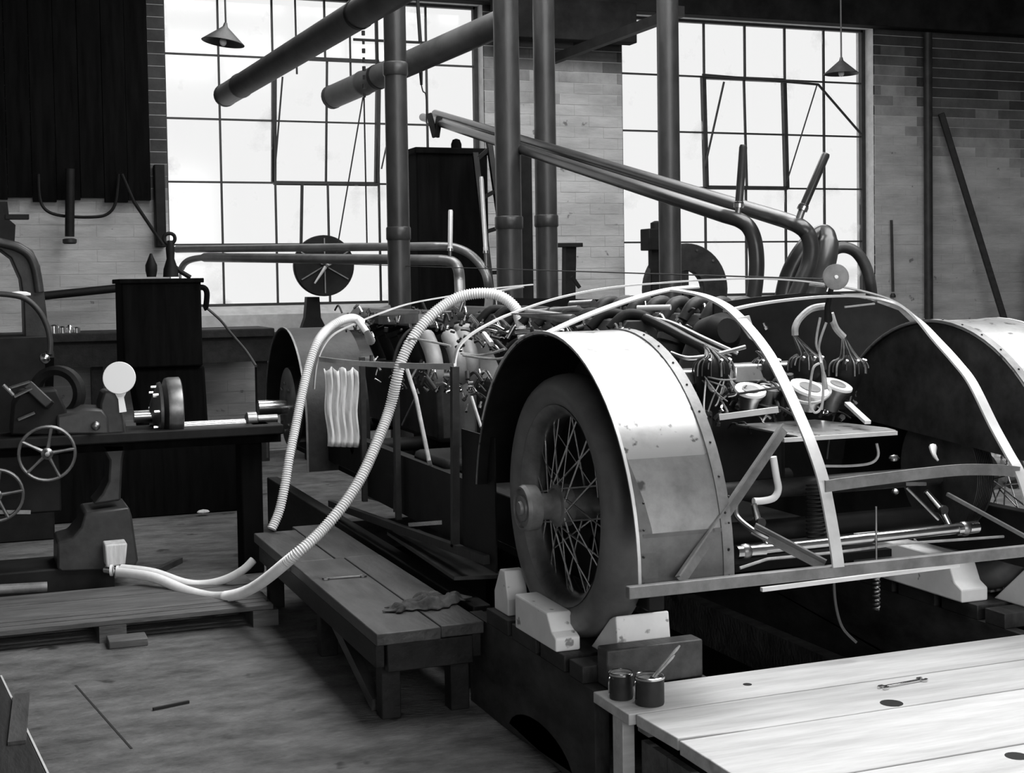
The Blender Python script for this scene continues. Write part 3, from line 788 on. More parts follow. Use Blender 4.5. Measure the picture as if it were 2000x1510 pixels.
# slanting struts of the nose, angle section
def angle_bar(a, b, w, hint, nm='nose_strut', m='rail_grey'):
    a, b = V(a), V(b); sd, u_ = frame(b-a, hint)
    o = MB().bar(a, b, w, .005, hint).bar(a-sd*w/2+u_*.012, b-sd*w/2+u_*.012, .005, .026, hint)
    return o.build(nm, m, car)
angle_bar((1.939,3.640,0.725), (2.399,3.800,1.136), .034, (0, -1, .3))
angle_bar((2.272,3.780,0.827), (2.437,3.640,0.722), .026, (0, -1, .5), 'nose_strut', 'rail_grey')
MB().tube(spline([(2.259,3.860,0.898),(2.253,3.840,0.861),(2.272,3.780,0.827),(2.309,3.750,0.803)], 5), .009, 8).build('strut_end', 'dull_steel', car)
MB().bar((3.272,4.100,0.827), (3.375,3.800,0.707), .012, .012).build('nose_strut', 'rail_grey', car)

# hoop of the mid body with its post, side rails
MB().bar((1.850,5.427,0.525), (1.850,5.395,1.272), .03, .03).build('side_post', 'dark_iron', car)
hoop([(1.858,5.420,1.258),(1.861,5.420,1.304),(1.880,5.420,1.354),(1.937,5.420,1.403),(2.023,5.420,1.447),(2.115,5.420,1.483),(2.324,5.420,1.543),(2.563,5.420,1.582),(2.833,5.420,1.600),(3.087,5.420,1.610),(3.348,5.420,1.609),(3.590,5.420,1.589),(3.839,5.420,1.548),(4.037,5.420,1.487),(4.210,5.420,1.368)], .03, .007, (0, 1, 0))
hoop([(1.860,7.824,1.190),(1.850,7.324,1.200),(1.850,6.903,1.210),(1.850,6.179,1.236),(1.850,5.650,1.259),(1.850,5.395,1.272)], .007, .026, (1, 0, 0), 'side_rail', 'strip_alloy')
hoop([(2.115,5.420,1.481),(2.162,5.200,1.482),(2.218,4.900,1.493),(2.195,4.600,1.521)], .024, .006, (1, 0, 0), 'top_rail', 'rail_grey')
hoop([(1.827,7.800,1.020),(1.844,7.800,1.150),(1.882,7.800,1.251),(1.949,7.800,1.328),(2.065,7.800,1.381),(2.218,7.800,1.439),(2.404,7.800,1.494),(2.657,7.800,1.534),(2.915,7.800,1.572),(3.178,7.800,1.593)], .03, .007, (0, 1, 0))
MB().tube(spline([(1.865,6.350,0.531),(1.871,6.350,0.823),(1.869,6.350,1.115),(1.874,6.350,1.236),(1.893,6.350,1.308),(1.929,6.350,1.368),(1.975,6.350,1.403),(1.986,6.350,1.412)], 6), .008, 8).build('tube_hoop', 'dark_iron', car)
MB().tube([(1.900,6.223,1.213),(1.900,6.095,1.096),(1.900,5.914,0.823),(1.950,5.999,0.717)], .010, 8).build('brace_rod', 'wire_pale', car)
MB().tube([(1.900,6.095,1.096),(1.950,6.489,0.928)], .005, 6).build('brace_rod', 'dull_steel', car)
MB().tube([(1.950,5.476,1.138),(1.950,5.364,1.020)], .007, 6).build('brace_rod', 'wire_pale', car)
hoop([(2.422,7.200,1.508),(2.606,7.300,1.532),(2.790,7.400,1.557),(2.992,7.500,1.583)], .03, .006, (1, 0, 0), 'top_rail', 'rail_grey')

# ---- tie rod, drag links and bits seen through the nose
MB().tube([(2.431,4.020,0.708),(3.296,4.020,0.717)], .0185, 14).build('track_rod', 'bright_steel', car)
for a, b in (((2.353,4.020,0.708), (2.459,4.020,0.707)), ((3.247,4.020,0.714), (3.337,4.020,0.716))):
    j = MB().tube([a, b], .022, 14).build('rod_end', 'bright_steel', car)
    MB().ball(V(a)+V((.035, 0, .0)), .027, 12).build('ball_joint', 'dull_steel', j)
MB().tube([(2.325,3.950,0.671),(2.431,3.950,0.692),(2.581,4.000,0.680),(2.744,4.000,0.680),(3.033,4.050,0.675),(3.481,4.050,0.664)], .005, 6).build('brake_cable', 'wire_pale', car)
for a, b, c_ in (((2.439,4.050,0.858), (2.458,4.050,0.796), (2.487,4.050,0.721)), ((3.178,4.100,0.843), (3.229,4.080,0.777), (3.243,4.050,0.720))):
    q = MB().tube([a, b, c_], [.010, .014, .010], 10).build('steering_arm', 'bright_steel', car)
    MB().cyl(V(b)+V((0, -.02, 0)), V(b)+V((0, .02, 0)), .017, 10).build('pivot', 'dark_iron', q)
MB().tube(spline([(2.578,4.150,0.998),(2.590,4.150,0.930),(2.598,4.150,0.885),(2.581,4.150,0.856),(2.540,4.150,0.848),(2.499,4.150,0.849)], 5), .0125, 12).build('elbow_pipe', 'enamel_white', car)
MB().bar((3.052,4.050,0.885), (3.139,4.050,0.879), .01, .012).build('link_rod', 'bright_steel', car)
MB().tube([(3.056,4.050,0.872),(3.192,4.050,0.748)], .006, 6).build('link_rod', 'dull_steel', car)
MB().ball((3.009,4.050,0.861), .014, 10, (1, 1, .8)).build('grease_cap', 'bright_steel', car)
MB().ball((3.042,4.100,0.971), .018, 8, (1.2, 1, .7)).build('bracket_lug', 'bright_steel', car)
MB().tube(spline([(3.249,4.150,0.995),(3.230,4.120,0.970),(3.232,4.100,0.950)], 4), [.014, .014, .012, .010, .008, .008, .006, .005, .004], 8).build('horn_bracket', 'strip_alloy', car)
MB().tube(spline([(2.752,4.100,0.961),(2.857,4.100,0.955),(2.943,4.100,0.959),(2.975,4.100,0.984),(2.969,4.100,1.027)], 5), .005, 6).build('fuel_line', 'wire_pale', car)
# stacked coil (flexible gaiter) hanging under the tray, long springs below
def coil(x, y, z0, z1, r, n, wr, nm, m):
    pts = [(x+r*math.cos(2*math.pi*n*i/(n*10)), y+r*math.sin(2*math.pi*n*i/(n*10)), z0+(z1-z0)*i/(n*10)) for i in range(n*10+1)]
    return MB().tube(pts, wr, 5).build(nm, m, car)
c0 = (2.818,4.250,0.677)
coil(c0[0], c0[1], c0[2], c0[2]+.20, .035, 14, .0035, 'coil_spring', 'dark_iron')
c1 = (2.893,4.000,0.464)
coil(c1[0], c1[1], c1[2], c1[2]+.16, .010, 11, .004, 'return_spring', 'dull_steel')
MB().tube([V(c1)+V((0, 0, .16)), V(c1)+V((0, 0, .36))], .004, 6).build('spring_rod', 'dull_steel', car)
MB().tube(spline([(2.617,3.850,0.629),(2.624,3.850,0.544),(2.649,3.850,0.465),(2.703,3.850,0.409)], 5), .005, 6).build('hanging_wire', 'wire_dark', car)

# ---- front engine
def block(lo, hi, nm, m, bv=.012): return MB().box(lo, hi).build(nm, m, car, bevel=bv)
eng = block((2.42, 4.95, .72), (3.14, 6.75, 1.12), 'crankcase', 'black_iron', .03)
for s in (-1, 1):
    for i in range(6):
        y = 5.05 + .275*i
        MB().lathe([(.085, 0), (.085, .24), (.095, .25), (.095, .28)], (CX+s*.16, y+.12, 1.08), (s*.42, 0, 1), 18).build('cylinder_barrel', 'dark_iron', eng)
    # cam cover per bank
    cvx = CX + s*.30
    cc = MB().prism([(cvx-.085, 1.36), (cvx+.085, 1.36), (cvx+.085, 1.41), (cvx+.05, 1.455), (cvx-.05, 1.455), (cvx-.085, 1.41)], 4.98, 6.74, 'y').build('cam_cover', 'dark_iron', car, bevel=.006)
    for i in range(12):
        MB().lathe([(.012, 0), (.012, .012), (.007, .014), (.007, .03)], (cvx+(.07 if i % 2 else -.07), 5.05+.15*i, 1.42), (0, 0, 1), 6).build('cover_nut', 'bright_steel', cc)
block((2.55, 4.72, .80), (3.0, 4.95, 1.20), 'timing_case', 'black_iron', .03)
block((2.40, 4.60, 1.02), (2.60, 4.74, 1.12), 'accessory_case', 'dark_iron', .01)
block((2.68, 4.58, 1.22), (3.02, 4.70, 1.29), 'magneto_platform', 'aluminium', .01)
block((2.42, 4.60, 1.215), (2.62, 4.72, 1.275), 'magneto_platform', 'aluminium', .01)
# rear engine
eng2 = block((2.42, 7.35, .72), (3.14, 9.2, 1.12), 'crankcase', 'alloy_dark', .03)
for s in (-1, 1):
    for i in range(6):
        y = 7.45 + .275*i
        MB().lathe([(.085, 0), (.085, .24), (.095, .25), (.095, .28)], (CX+s*.16, y+.12, 1.08), (s*.42, 0, 1), 18).build('cylinder_barrel', 'dark_iron', eng2)
    cvx = CX + s*.30
    MB().prism([(cvx-.085, 1.36), (cvx+.085, 1.36), (cvx+.085, 1.41), (cvx+.05, 1.455), (cvx-.05, 1.455), (cvx-.085, 1.41)], 7.4, 9.15, 'y').build('cam_cover', 'alloy_dark', car, bevel=.006)
# bright oil pipe boxes on top of rear engine, seen past the hose
MB().bar((2.300,7.927,1.399), (2.300,7.142,1.423), .10, .05).build('header_tank', 'dull_steel', car)
MB().bar((2.400,8.867,1.414), (2.600,8.871,1.456), .03, .03).build('header_pipe', 'rail_grey', car)
# exhaust stub row with coil-like elbows between cam covers (front engine, right bank)
for i in range(9):
    y = 5.0 + .19*i
    MB().tube(spline([(CX+.22, y, 1.43), (CX+.27, y, 1.50), (CX+.34, y+.02, 1.505), (CX+.40, y+.03, 1.45)], 4), .028, 10).build('exhaust_elbow', 'dark_iron', car)
    MB().tube(spline([(CX-.22, y, 1.43), (CX-.27, y, 1.47), (CX-.34, y+.02, 1.475), (CX-.40, y+.03, 1.42)], 4), .022, 10).build('intake_elbow', 'black_iron', car)
# thick paired pipes dropping from the left bank to the front
MB().tube(spline([(2.460,5.100,1.412),(2.473,5.080,1.454),(2.501,5.030,1.470),(2.549,4.880,1.426),(2.629,4.780,1.363),(2.741,4.720,1.302)], 6), .020, 12).build('coolant_pipe', 'pipe_steel', car)
MB().tube(spline([(2.557,5.050,1.458),(2.609,4.950,1.439),(2.674,4.820,1.384),(2.793,4.750,1.319)], 6), .012, 10).build('coolant_pipe', 'dull_steel', car)
MB().tube(spline([(2.502,4.750,1.333),(2.552,4.700,1.314),(2.674,4.700,1.325),(2.798,4.700,1.349)], 6), .009, 10).build('coolant_pipe', 'dull_steel', car)
MB().lathe([(.07, 0), (.08, .02), (.08, .14), (.05, .18)], (2.798,5.000,1.374), (0, -1, .2), 20).build('blower_nose', 'black_iron', car)

# ---- tray with four bright pots between the front wheels
tray = MB().prism([(2.62, 4.06), (3.02, 4.06), (3.04, 4.14), (2.98, 4.5), (2.64, 4.5)], 1.070, 1.076, 'z').build('instrument_tray', 'aluminium', car)
MB().bar((2.56, 4.055, 1.066), (3.02, 4.055, 1.066), .012, .014).build('tray_lip', 'strip_alloy', tray)
def pot(c, r, h, tilt, nm='filter_pot'):
    ax = V(tilt).normalized()
    b = MB().lathe([(r*.62, 0), (r*.70, h*.5), (r*.96, h*.86), (r, h)], V(c)-ax*h, ax, 24).build(nm, 'dull_steel', car)
    MB().lathe([(r*1.0, 0), (r*1.06, .003), (r*1.04, .012), (r*.92, .015), (r*.88, .011), (.002, .011)], c, ax, 24).build('lid', 'enamel_white', b)
    MB().lathe([(r*.55, 0), (r*.58, .003), (.002, .004)], V(c)+ax*.0115, ax, 16).build('lid_boss', 'rail_grey', b)
pot((2.651,4.420,1.200), .055, .06, (-.05, -.42, 1))
pot((2.816,4.550,1.199), .040, .07, (.05, -.3, 1))
pot((2.863,4.360,1.202), .070, .07, (.1, -.42, 1))
pot((3.025,4.420,1.203), .054, .09, (.15, -.40, 1))
MB().prism([(p[0], p[2]) for p in [(2.778,4.900,1.517),(2.978,4.900,1.538),(3.172,4.900,1.549),(3.369,4.900,1.544),(3.521,4.900,1.515),(3.662,4.900,1.469),(3.780,4.900,1.371),(3.838,4.900,1.260),(3.837,4.900,1.041),(2.773,4.900,1.092)]], 4.90, 4.915, 'y').build('bulkhead', 'black_iron', car, smooth=0)
MB().box((3.50, 4.60, .42), (3.506, 9.0, 1.12)).box((3.50, 5.0, 1.12), (3.506, 9.0, 1.50)).build('side_panel', 'black_iron', car, smooth=0)
MB().prism([(p[0], p[2]) for p in [(2.439,4.160,1.479),(2.492,4.160,1.488),(2.507,4.160,1.446),(2.515,4.160,1.396),(2.491,4.160,1.411)]], 4.155, 4.162, 'y').build('gusset_plate', 'strip_alloy', car, smooth=0)
MB().tube([(1.95, 4.36, .87), (2.13, 4.36, .87)], .032, 14).build('king_pin_boss', 'bright_steel', car)
MB().lathe([(.03, 0), (.10, .01), (.10, .04), (.03, .05)], (2.06, 4.36, .87), (1, 0, 0), 24).build('brake_flange', 'dull_steel', car)
MB().tube(spline([(2.748,4.300,1.196),(2.845,4.400,1.219),(2.967,4.450,1.215),(2.949,4.350,1.194),(2.833,4.250,1.169),(2.758,4.250,1.172)], 6, True), .006, 6).build('clamp_ring', 'wire_pale', car)
MB().bar((2.987,4.300,1.152), (2.933,4.100,1.103), .022, .012).build('tray_bracket', 'strip_alloy', car)
MB().tube([(2.558,4.500,1.181),(2.620,4.350,1.208),(2.716,4.300,1.225)], .005, 6).build('control_rod', 'wire_dark', car)
MB().bar((2.454,4.300,1.128), (2.632,4.200,1.155), .02, .02).build('tray_bracket', 'strip_alloy', car)

# ---- distributors and ignition wiring
rw = random.Random(11)
def wires(srcs, dsts, n, rad, sag, nm, m='wire_mid'):
    w = MB()
    for i in range(n):
        a = V(srcs[i % len(srcs)]) + V((rw.uniform(-.012, .012), rw.uniform(-.012, .012), rw.uniform(-.01, .01)))
        b = V(dsts[i % len(dsts)]) + V((rw.uniform(-.05, .05), rw.uniform(-.04, .04), rw.uniform(-.05, .05)))
        mid = a.lerp(b, .5) + V((rw.uniform(-.03, .03), rw.uniform(-.05, -.01), sag+rw.uniform(-.02, .03)))
        w.tube(spline([a, mid, b], 6), rad*rw.uniform(.8, 1.3), 5)
    return w.build(nm, m, car, kind='stuff')
def harness(c, r, n, top, seed):
    """dark distributor dome with ignition leads draped over it"""
    q_ = random.Random(seed); c = V(c)
    d = MB().lathe([(r*.7, -r*1.9), (r*.86, -r*.9), (r, -r*.25), (r, r*.1), (r*.82, r*.5), (r*.45, r*.78), (.002, r*.86)], c, (0, -.35, 1), 24).build('distributor', 'black_iron', car)
    w = MB(); e = MB()
    for k in range(n):
        a = 2*math.pi*k/n + q_.uniform(-.2, .2)
        rr_ = r*q_.uniform(1.05, 1.25); ln = q_.uniform(.1, .7)
        pts = [V(top)+V((q_.uniform(-.006, .006), q_.uniform(-.006, .006), 0))]
        for t_ in (.35, .75, 1.05, 1.05+.35*ln):
            h = math.cos(t_*1.25); g_ = math.sin(min(t_*1.25, 1.6))
            pts.append(c + V((rr_*g_*math.cos(a), rr_*g_*math.sin(a)*.9-.01, r*.9*h - (r*.5*ln if t_ > 1.06 else 0))))
        (w if k % 2 else e).tube(spline(pts, 5), q_.uniform(.0022, .0036), 5)
    w.build('ignition_wires', 'wire_mid', car, kind='stuff'); e.build('ignition_wires', 'wire_dark', car, kind='stuff')
    for k in range(7):
        a = 2*math.pi*k/7
        p = c + V((r*.75*math.cos(a), r*.75*math.sin(a)-.03, r*.45))
        MB().cyl(p, p+V((0, -.010, .012)), .006, 6).build('terminal', 'dull_steel', d)
harness((2.937,4.500,1.279), .062, 16, (2.863,4.450,1.400), 1)
harness((3.127,4.500,1.260), .062, 16, (3.077,4.450,1.394), 2)
harness((2.570,4.550,1.278), .066, 18, (2.574,4.620,1.370), 3)
harness((2.833,4.620,1.268), .055, 12, (2.790,4.600,1.337), 4)
MB().tube(spline([(3.003,4.450,1.506),(2.935,4.450,1.497),(2.884,4.450,1.462),(2.864,4.450,1.429),(2.863,4.450,1.400)], 5), .013, 8).build('wire_sheath', 'wire_pale', car)
MB().tube(spline([(3.019,4.450,1.478),(3.041,4.450,1.424),(3.077,4.450,1.388)], 5), .013, 8).build('wire_sheath', 'wire_pale', car)
wires([(2.527,4.520,1.247), (2.614,4.520,1.263)], [(2.530,4.450,1.196), (2.615,4.450,1.211), (2.490,4.400,1.145)], 14, .003, -.03, 'ignition_wires')
for (a, b, c_, d_, e_) in (((2.873,4.300,1.469), (2.855,4.300,1.377), (2.876,4.300,1.321), (2.817,4.200,1.219), (2.810,4.200,1.146)), ((2.899,4.300,1.450), (2.872,4.300,1.386), (2.868,4.300,1.340), (2.822,4.200,1.255), (2.826,4.200,1.218))):
    MB().tube(spline([a, b, c_, d_, e_], 6), .0045, 6).build('hanging_wire', 'wire_pale', car)
MB().tube(spline([(2.787,4.180,1.312),(2.762,4.180,1.294),(2.749,4.180,1.223),(2.748,4.180,1.169),(2.769,4.180,1.139),(2.795,4.180,1.158),(2.804,4.180,1.221),(2.804,4.180,1.284),(2.796,4.180,1.315)], 6), .0045, 6).build('wire_loop', 'wire_pale', car)
MB().tube(spline([(2.811,4.200,1.301),(2.826,4.200,1.264),(2.834,4.200,1.218)], 4), .003, 6).build('hanging_wire', 'wire_pale', car)

# ---- pipe and fitting clutter along both engines
for (x0, x1, y0, y1, zb, n, nm) in ((2.1, 2.5, 4.75, 6.6, 1.34, 70, 'engine_fittings'), (2.9, 3.4, 4.9, 6.6, 1.38, 50, 'engine_fittings'), (2.1, 3.0, 7.2, 8.6, 1.36, 60, 'engine_fittings'),
                                    (2.35, 3.2, 4.45, 4.75, 1.12, 60, 'front_fittings'), (1.95, 2.2, 5.5, 7.2, 1.12, 40, 'side_fittings')):
    for mm, frac in (('bright_steel', .8), ('dark_iron', 1.2)):
        w = MB()
        for i in range(int(n*frac)):
            p = V((rw.uniform(x0, x1), rw.uniform(y0, y1), zb+rw.uniform(-.05, .09)))
            k = rw.random()
            if k < .35:
                q = p + V((rw.uniform(-.05, .05), rw.uniform(-.15, .15), rw.uniform(-.03, .03)))
                w.tube(spline([p, p.lerp(q, .5)+V((0, 0, rw.uniform(0, .04))), q], 4), rw.uniform(.003, .008), 7)
            elif k < .7: w.lathe([(.009, 0), (.009, .012), (.005, .014), (.005, .03)], p, (rw.uniform(-1, 1), rw.uniform(-1, 1), 1), 6)
            else:
                d_ = V((rw.uniform(-.05, .05), rw.uniform(-.02, .02), rw.uniform(-.01, .05)))
                w.cyl(p, p+d_+V((0, 0, .01)), rw.uniform(.005, .013), 10)
        w.build(nm, mm, car, kind='stuff')
for (a, b, r, m) in (((2.402,5.900,1.469), (2.498,5.600,1.489), .018, 'rail_grey'), ((2.550,5.800,1.495), (2.618,5.700,1.501), .03, 'dull_steel'), ((2.586,5.200,1.497), (2.688,5.100,1.500), .012, 'strip_alloy'),
                     ((2.173,5.450,1.486), (2.252,5.100,1.461), .02, 'rail_grey'), ((2.157,5.300,1.409), (2.165,5.200,1.407), .010, 'bright_steel'), ((2.128,5.400,1.407), (2.157,5.300,1.413), .014, 'bright_steel')):
    MB().tube([a, b], r, 10).build('oil_pipe', m, car)

# ---- driver's seat with pleated back, draped canvas
st = MB().prism([(6.75, .72), (6.80, 1.40), (6.88, 1.40), (6.86, .72)], 2.35, 3.1).build('seat_shell', 'leather', car, bevel=.02)
for i in range(3):
    x = (2.13, 2.25, 2.32)[i]
    pts = [(x, 6.52, 1.12), (x, 6.50, 1.18), (x, 6.54, 1.27), (x, 6.66, 1.36)]
    MB().tube(spline(pts, 5), [.02]+[.042]*14+[.02], 12).build('seat_pleat', 'leather', st)
MB().box((2.02, 6.05, .72), (2.46, 6.55, .80)).build('seat_cushion', 'black_iron', st, bevel=.03)
cv = MB(); n = 26; m = 14; c0 = V((1.900,7.860,1.125)); 
for i in range(n+1):
    for k in range(m+1):
        u, v = i/n, k/m
        q = V((1.777,7.350,1.162)).lerp(V((1.963,7.350,1.150)), u); q2 = V((1.791,7.350,0.742)).lerp(V((1.955,7.350,0.727)), u)
        p = q.lerp(q2, v)
        cv.v.append(p + V((.006*math.sin(v*9), .018*math.sin(u*30+v*1.5)*(1-.5*v), -.012*math.sin(u*20)*(1-v))))
for i in range(n):
    for k in range(m):
        a = i*(m+1)+k; cv.f.append((a, a+1, a+m+2, a+m+1))
o = cv.build('canvas_sheet', 'canvas', car, smooth=1.4)
sm = o.modifiers.new('thick', 'SOLIDIFY'); sm.thickness = .006

# small brake actuator with bright springs seen low on the side
for a, b, r in (((2.000,6.151,0.730), (2.000,6.237,0.574), .006), ((2.000,6.138,0.700), (2.000,5.952,0.720), .007), ((2.000,6.047,0.707), (2.000,5.978,0.635), .010), ((2.000,6.016,0.747), (2.000,6.064,0.682), .012)):
    MB().tube([a, b], r, 8).build('brake_link', 'bright_steel', car)
MB().tube(spline([(2.050,5.891,1.299),(2.100,5.828,1.291),(2.100,5.632,1.308),(2.100,5.478,1.332)], 5), .006, 6).build('fuel_line', 'wire_pale', car)
MB().tube(spline([(2.050,5.856,1.291),(2.050,5.625,1.290),(2.050,5.408,1.296),(2.050,5.290,1.316)], 5), .006, 6).build('fuel_line', 'wire_pale', car)
MB().tube(spline([(1.900,5.590,1.347),(1.900,5.869,1.356),(1.900,6.134,1.359),(1.900,6.256,1.340)], 5), .005, 6).build('fuel_line', 'wire_pale', car)
MB().tube([(2.100,5.724,1.389),(2.100,5.630,1.348)], .012, 8).build('filler_neck', 'strip_alloy', car)
MB().tube([(2.000,7.445,1.408),(2.000,7.281,1.356),(2.050,7.382,1.302)], [.02, .018, .026], 10).build('filler_neck', 'strip_alloy', car)

# ---- gauge disc on its stem above the nose
g = V((2.974,4.350,1.614)); ax = V((-.38, -1, .05)).normalized()
gg = MB().lathe([(.046, -.006), (.048, 0), (.048, .006), (.043, .008), (.003, .007)], g, ax, 32).build('gauge_disc', 'rail_grey', car)
MB().lathe([(.007, 0), (.007, .008), (.001, .009)], g+ax*.006, ax, 10).build('gauge_boss', 'enamel_white', gg)
MB().tube([g-ax*.008+V((-.012, 0, -.02)), V((2.958,4.380,1.504)), V((2.989,4.420,1.455))], [.010, .011, .016], 10).build('gauge_stem', 'black_iron', gg)
MB().bar((2.978,4.300,1.504), (3.108,4.300,1.514), .006, .006).build('gauge_lever', 'wire_pale', gg)
MB().bar((2.962,4.500,1.587), (2.959,4.400,1.581), .008, .008).build('gauge_lever', 'wire_pale', gg)

# ---------------------------------------------------------------- corrugated hoses
def hose(pts, r, label, ends=True, smooth_part=0.0, n=12):
    t = thing('corrugated_hose', V(pts[0])-V((0, 0, r)), label, 'hose')
    path = resample(spline(pts, 14), .0058)
    rs = []
    for i in range(len(path)):
        rs.append(r*(1.02 if i % 2 else .80))
    k = int(len(path)*smooth_part)
    for i in range(k): rs[i] = r*.96
    MB().tube(path, rs, n).build('hose_body', 'hose_canvas', t, smooth=1.2)
    return t
h2 = hose([(0.692,7.400,0.149),(0.842,7.200,0.147),(0.990,7.000,0.101),(1.108,6.800,0.105),(1.203,6.500,0.196),(1.280,6.050,0.398),(1.467,6.050,0.551),(1.624,6.100,0.721),(1.751,6.180,0.919),(1.814,6.220,1.043),(1.843,6.200,1.174),(1.872,6.200,1.267),(1.933,6.200,1.372),(2.022,6.200,1.468),(2.137,6.200,1.539),(2.234,6.150,1.562),(2.317,6.100,1.549),(2.374,6.050,1.495),(2.386,6.000,1.425),(2.375,5.950,1.344)], .0265,
          'long pale corrugated hose sweeping from the lathe foot up over the car side', smooth_part=.22)
h3 = thing('rubber_hose', (0.719,7.474,0.100), 'short smooth pale hose with a free cut end beside the low bench', 'hose')
MB().tube(spline([(0.713,7.460,0.157),(0.857,7.320,0.149),(0.994,7.200,0.107),(1.089,7.150,0.100),(1.182,7.080,0.129),(1.262,7.020,0.182),(1.311,7.000,0.231)], 8), .021, 14).build('hose_body', 'hose_canvas', h3)
nz = thing('hose_coupling', (0.655,7.480,0.118), 'bright split hose coupling at the lathe foot', 'coupling')
MB().tube([(0.632,7.500,0.151),(0.697,7.450,0.144)], .018, 12).build('pipe', 'bright_steel', nz)
for p in ((0.663,7.470,0.149), (0.692,7.450,0.145)):
    MB().lathe([(.022, -.006), (.030, -.006), (.030, .006), (.022, .006)], p, (1, -.3, 0), 16, closed=True).build('clamp', 'enamel_white', nz)
hose([(1.422,7.080,0.365),(1.467,7.100,0.449),(1.504,7.120,0.576),(1.540,7.150,0.729),(1.587,7.200,0.882),(1.634,7.250,1.038),(1.682,7.300,1.174),(1.741,7.350,1.296),(1.828,7.450,1.370),(1.922,7.500,1.414),(1.999,7.550,1.423),(2.059,7.600,1.397)], .0255,
     'pale corrugated hose rising from the low bench into the rear engine bay')

# ---------------------------------------------------------------- exhaust pipes
def exhaust(pts, r, label, stubs, m='pipe_steel'):
    t = thing('exhaust_pipe', pts[-1], label, 'pipe')
    P_ = [V(p) for p in pts]
    path = [P_[0].lerp(P_[1], k/6) for k in range(6)] + spline(P_[1:], 8)
    MB().tube(path, r, 18).build('pipe', m, t)
    for a, b, c, r0, r1, mm in stubs:
        s = MB().tube([a, b], r0, 10).build('stub', 'dull_steel', t)
        MB().tube([b, V(b).lerp(V(c), .06), V(b).lerp(V(c), .07), V(b).lerp(V(c), .96), c], [r1*1.15, r1*1.15, r1, r1, r1*.8], 12).build('stub_sleeve', mm, s)
        MB().lathe([(r0, -.012), (r1*1.3, -.010), (r1*1.3, .010), (r0, .012)], b, V(c)-V(b), 12).build('stub_collar', 'bright_steel', s)
    return t
e1 = exhaust([(4.313,13.426,3.267),(3.625,6.280,1.935),(3.659,6.191,1.907),(3.693,6.154,1.867),(3.712,6.133,1.797),(3.719,6.126,1.698),(3.706,6.116,1.595),(3.678,6.101,1.488),(3.642,6.090,1.404)], .039,
             'lower sloping exhaust pipe with a polished bend and an upright sleeved stub',
             [((3.649,6.194,1.902), (3.659,6.194,1.980), (3.689,6.195,2.288), .016, .0205, 'pipe_steel')])
e2 = exhaust([(4.429,13.382,3.301),(3.746,5.909,1.895),(3.716,5.737,1.860),(3.742,5.703,1.820),(3.751,5.687,1.758),(3.734,5.679,1.678),(3.688,5.672,1.589),(3.627,5.669,1.474)], .039,
             'upper sloping exhaust pipe with a polished bend and a tilted sleeved stub',
             [((3.707,5.740,1.862), (3.736,5.732,1.943), (3.849,5.699,2.203), .017, .0205, 'pipe_steel')])
hg = thing('pipe_hanger', (4.210,12.703,2.993), 'black bracket clamped under the far end of the sloping pipes', 'bracket')
MB().bar((4.137,12.687,3.212), (4.185,12.658,2.988), .05, .05).build('arm', 'black_iron', hg)
MB().bar((4.227,12.650,3.181), (4.194,12.655,2.987), .05, .05).build('arm', 'black_iron', hg)
MB().tube(spline([(3.806,6.029,1.486),(3.834,6.024,1.606),(3.885,6.008,1.715),(3.949,5.987,1.796),(4.007,5.966,1.834),(4.001,5.913,1.794),(3.960,5.871,1.691),(3.903,5.866,1.566),(3.846,5.852,1.467)], 7), [.044]*36+[.05]*21, 16).build(
    'exhaust_bend', 'pipe_steel', label='dark U-bend exhaust pipe rising behind the gauge disc', cat='pipe')
MB().tube(spline([(4.119,6.230,1.483),(4.143,6.226,1.616),(4.185,6.213,1.714),(4.257,6.188,1.764),(4.326,6.160,1.747),(4.374,6.138,1.679),(4.399,6.125,1.585),(4.403,6.119,1.478),(4.254,5.956,1.353)], 7), .030, 16).build(
    'exhaust_bend', 'dark_iron', label='thinner arched exhaust pipe beside the window reveal', cat='pipe')
f1 = exhaust([(2.062,13.063,1.875),(3.453,10.369,1.787),(3.525,10.286,1.769),(3.554,10.240,1.712),(3.555,10.213,1.593),(3.452,9.924,1.425),(3.126,9.080,1.302)], .042,
             'low level exhaust pipe ending in a flattened tail in front of the wide window', [((3.510,10.303,1.777), (3.513,10.306,1.865), (3.525,10.314,2.175), .014, .019, 'strip_alloy')], 'pipe_light')
MB().tube(spline([(1.874,13.343,1.681),(1.886,13.343,1.777),(1.936,13.219,1.850),(2.062,13.063,1.875),(2.204,12.793,1.868)], 6), [.012]*6+[.03]*12+[.042]*7, 14).build('tail', 'pipe_light', f1)
f2 = exhaust([(1.865,13.466,1.962),(3.465,10.530,1.899),(3.581,10.431,1.888),(3.675,10.338,1.837),(3.759,10.302,1.747),(3.790,10.231,1.634),(3.779,10.174,1.455),(3.409,9.290,1.271)], .034,
             'straight exhaust pipe running just above the low flattened one', [((3.786,10.237,1.734), (3.785,10.242,1.845), (3.769,10.273,2.432), .014, .017, 'strip_alloy')], 'pipe_light')

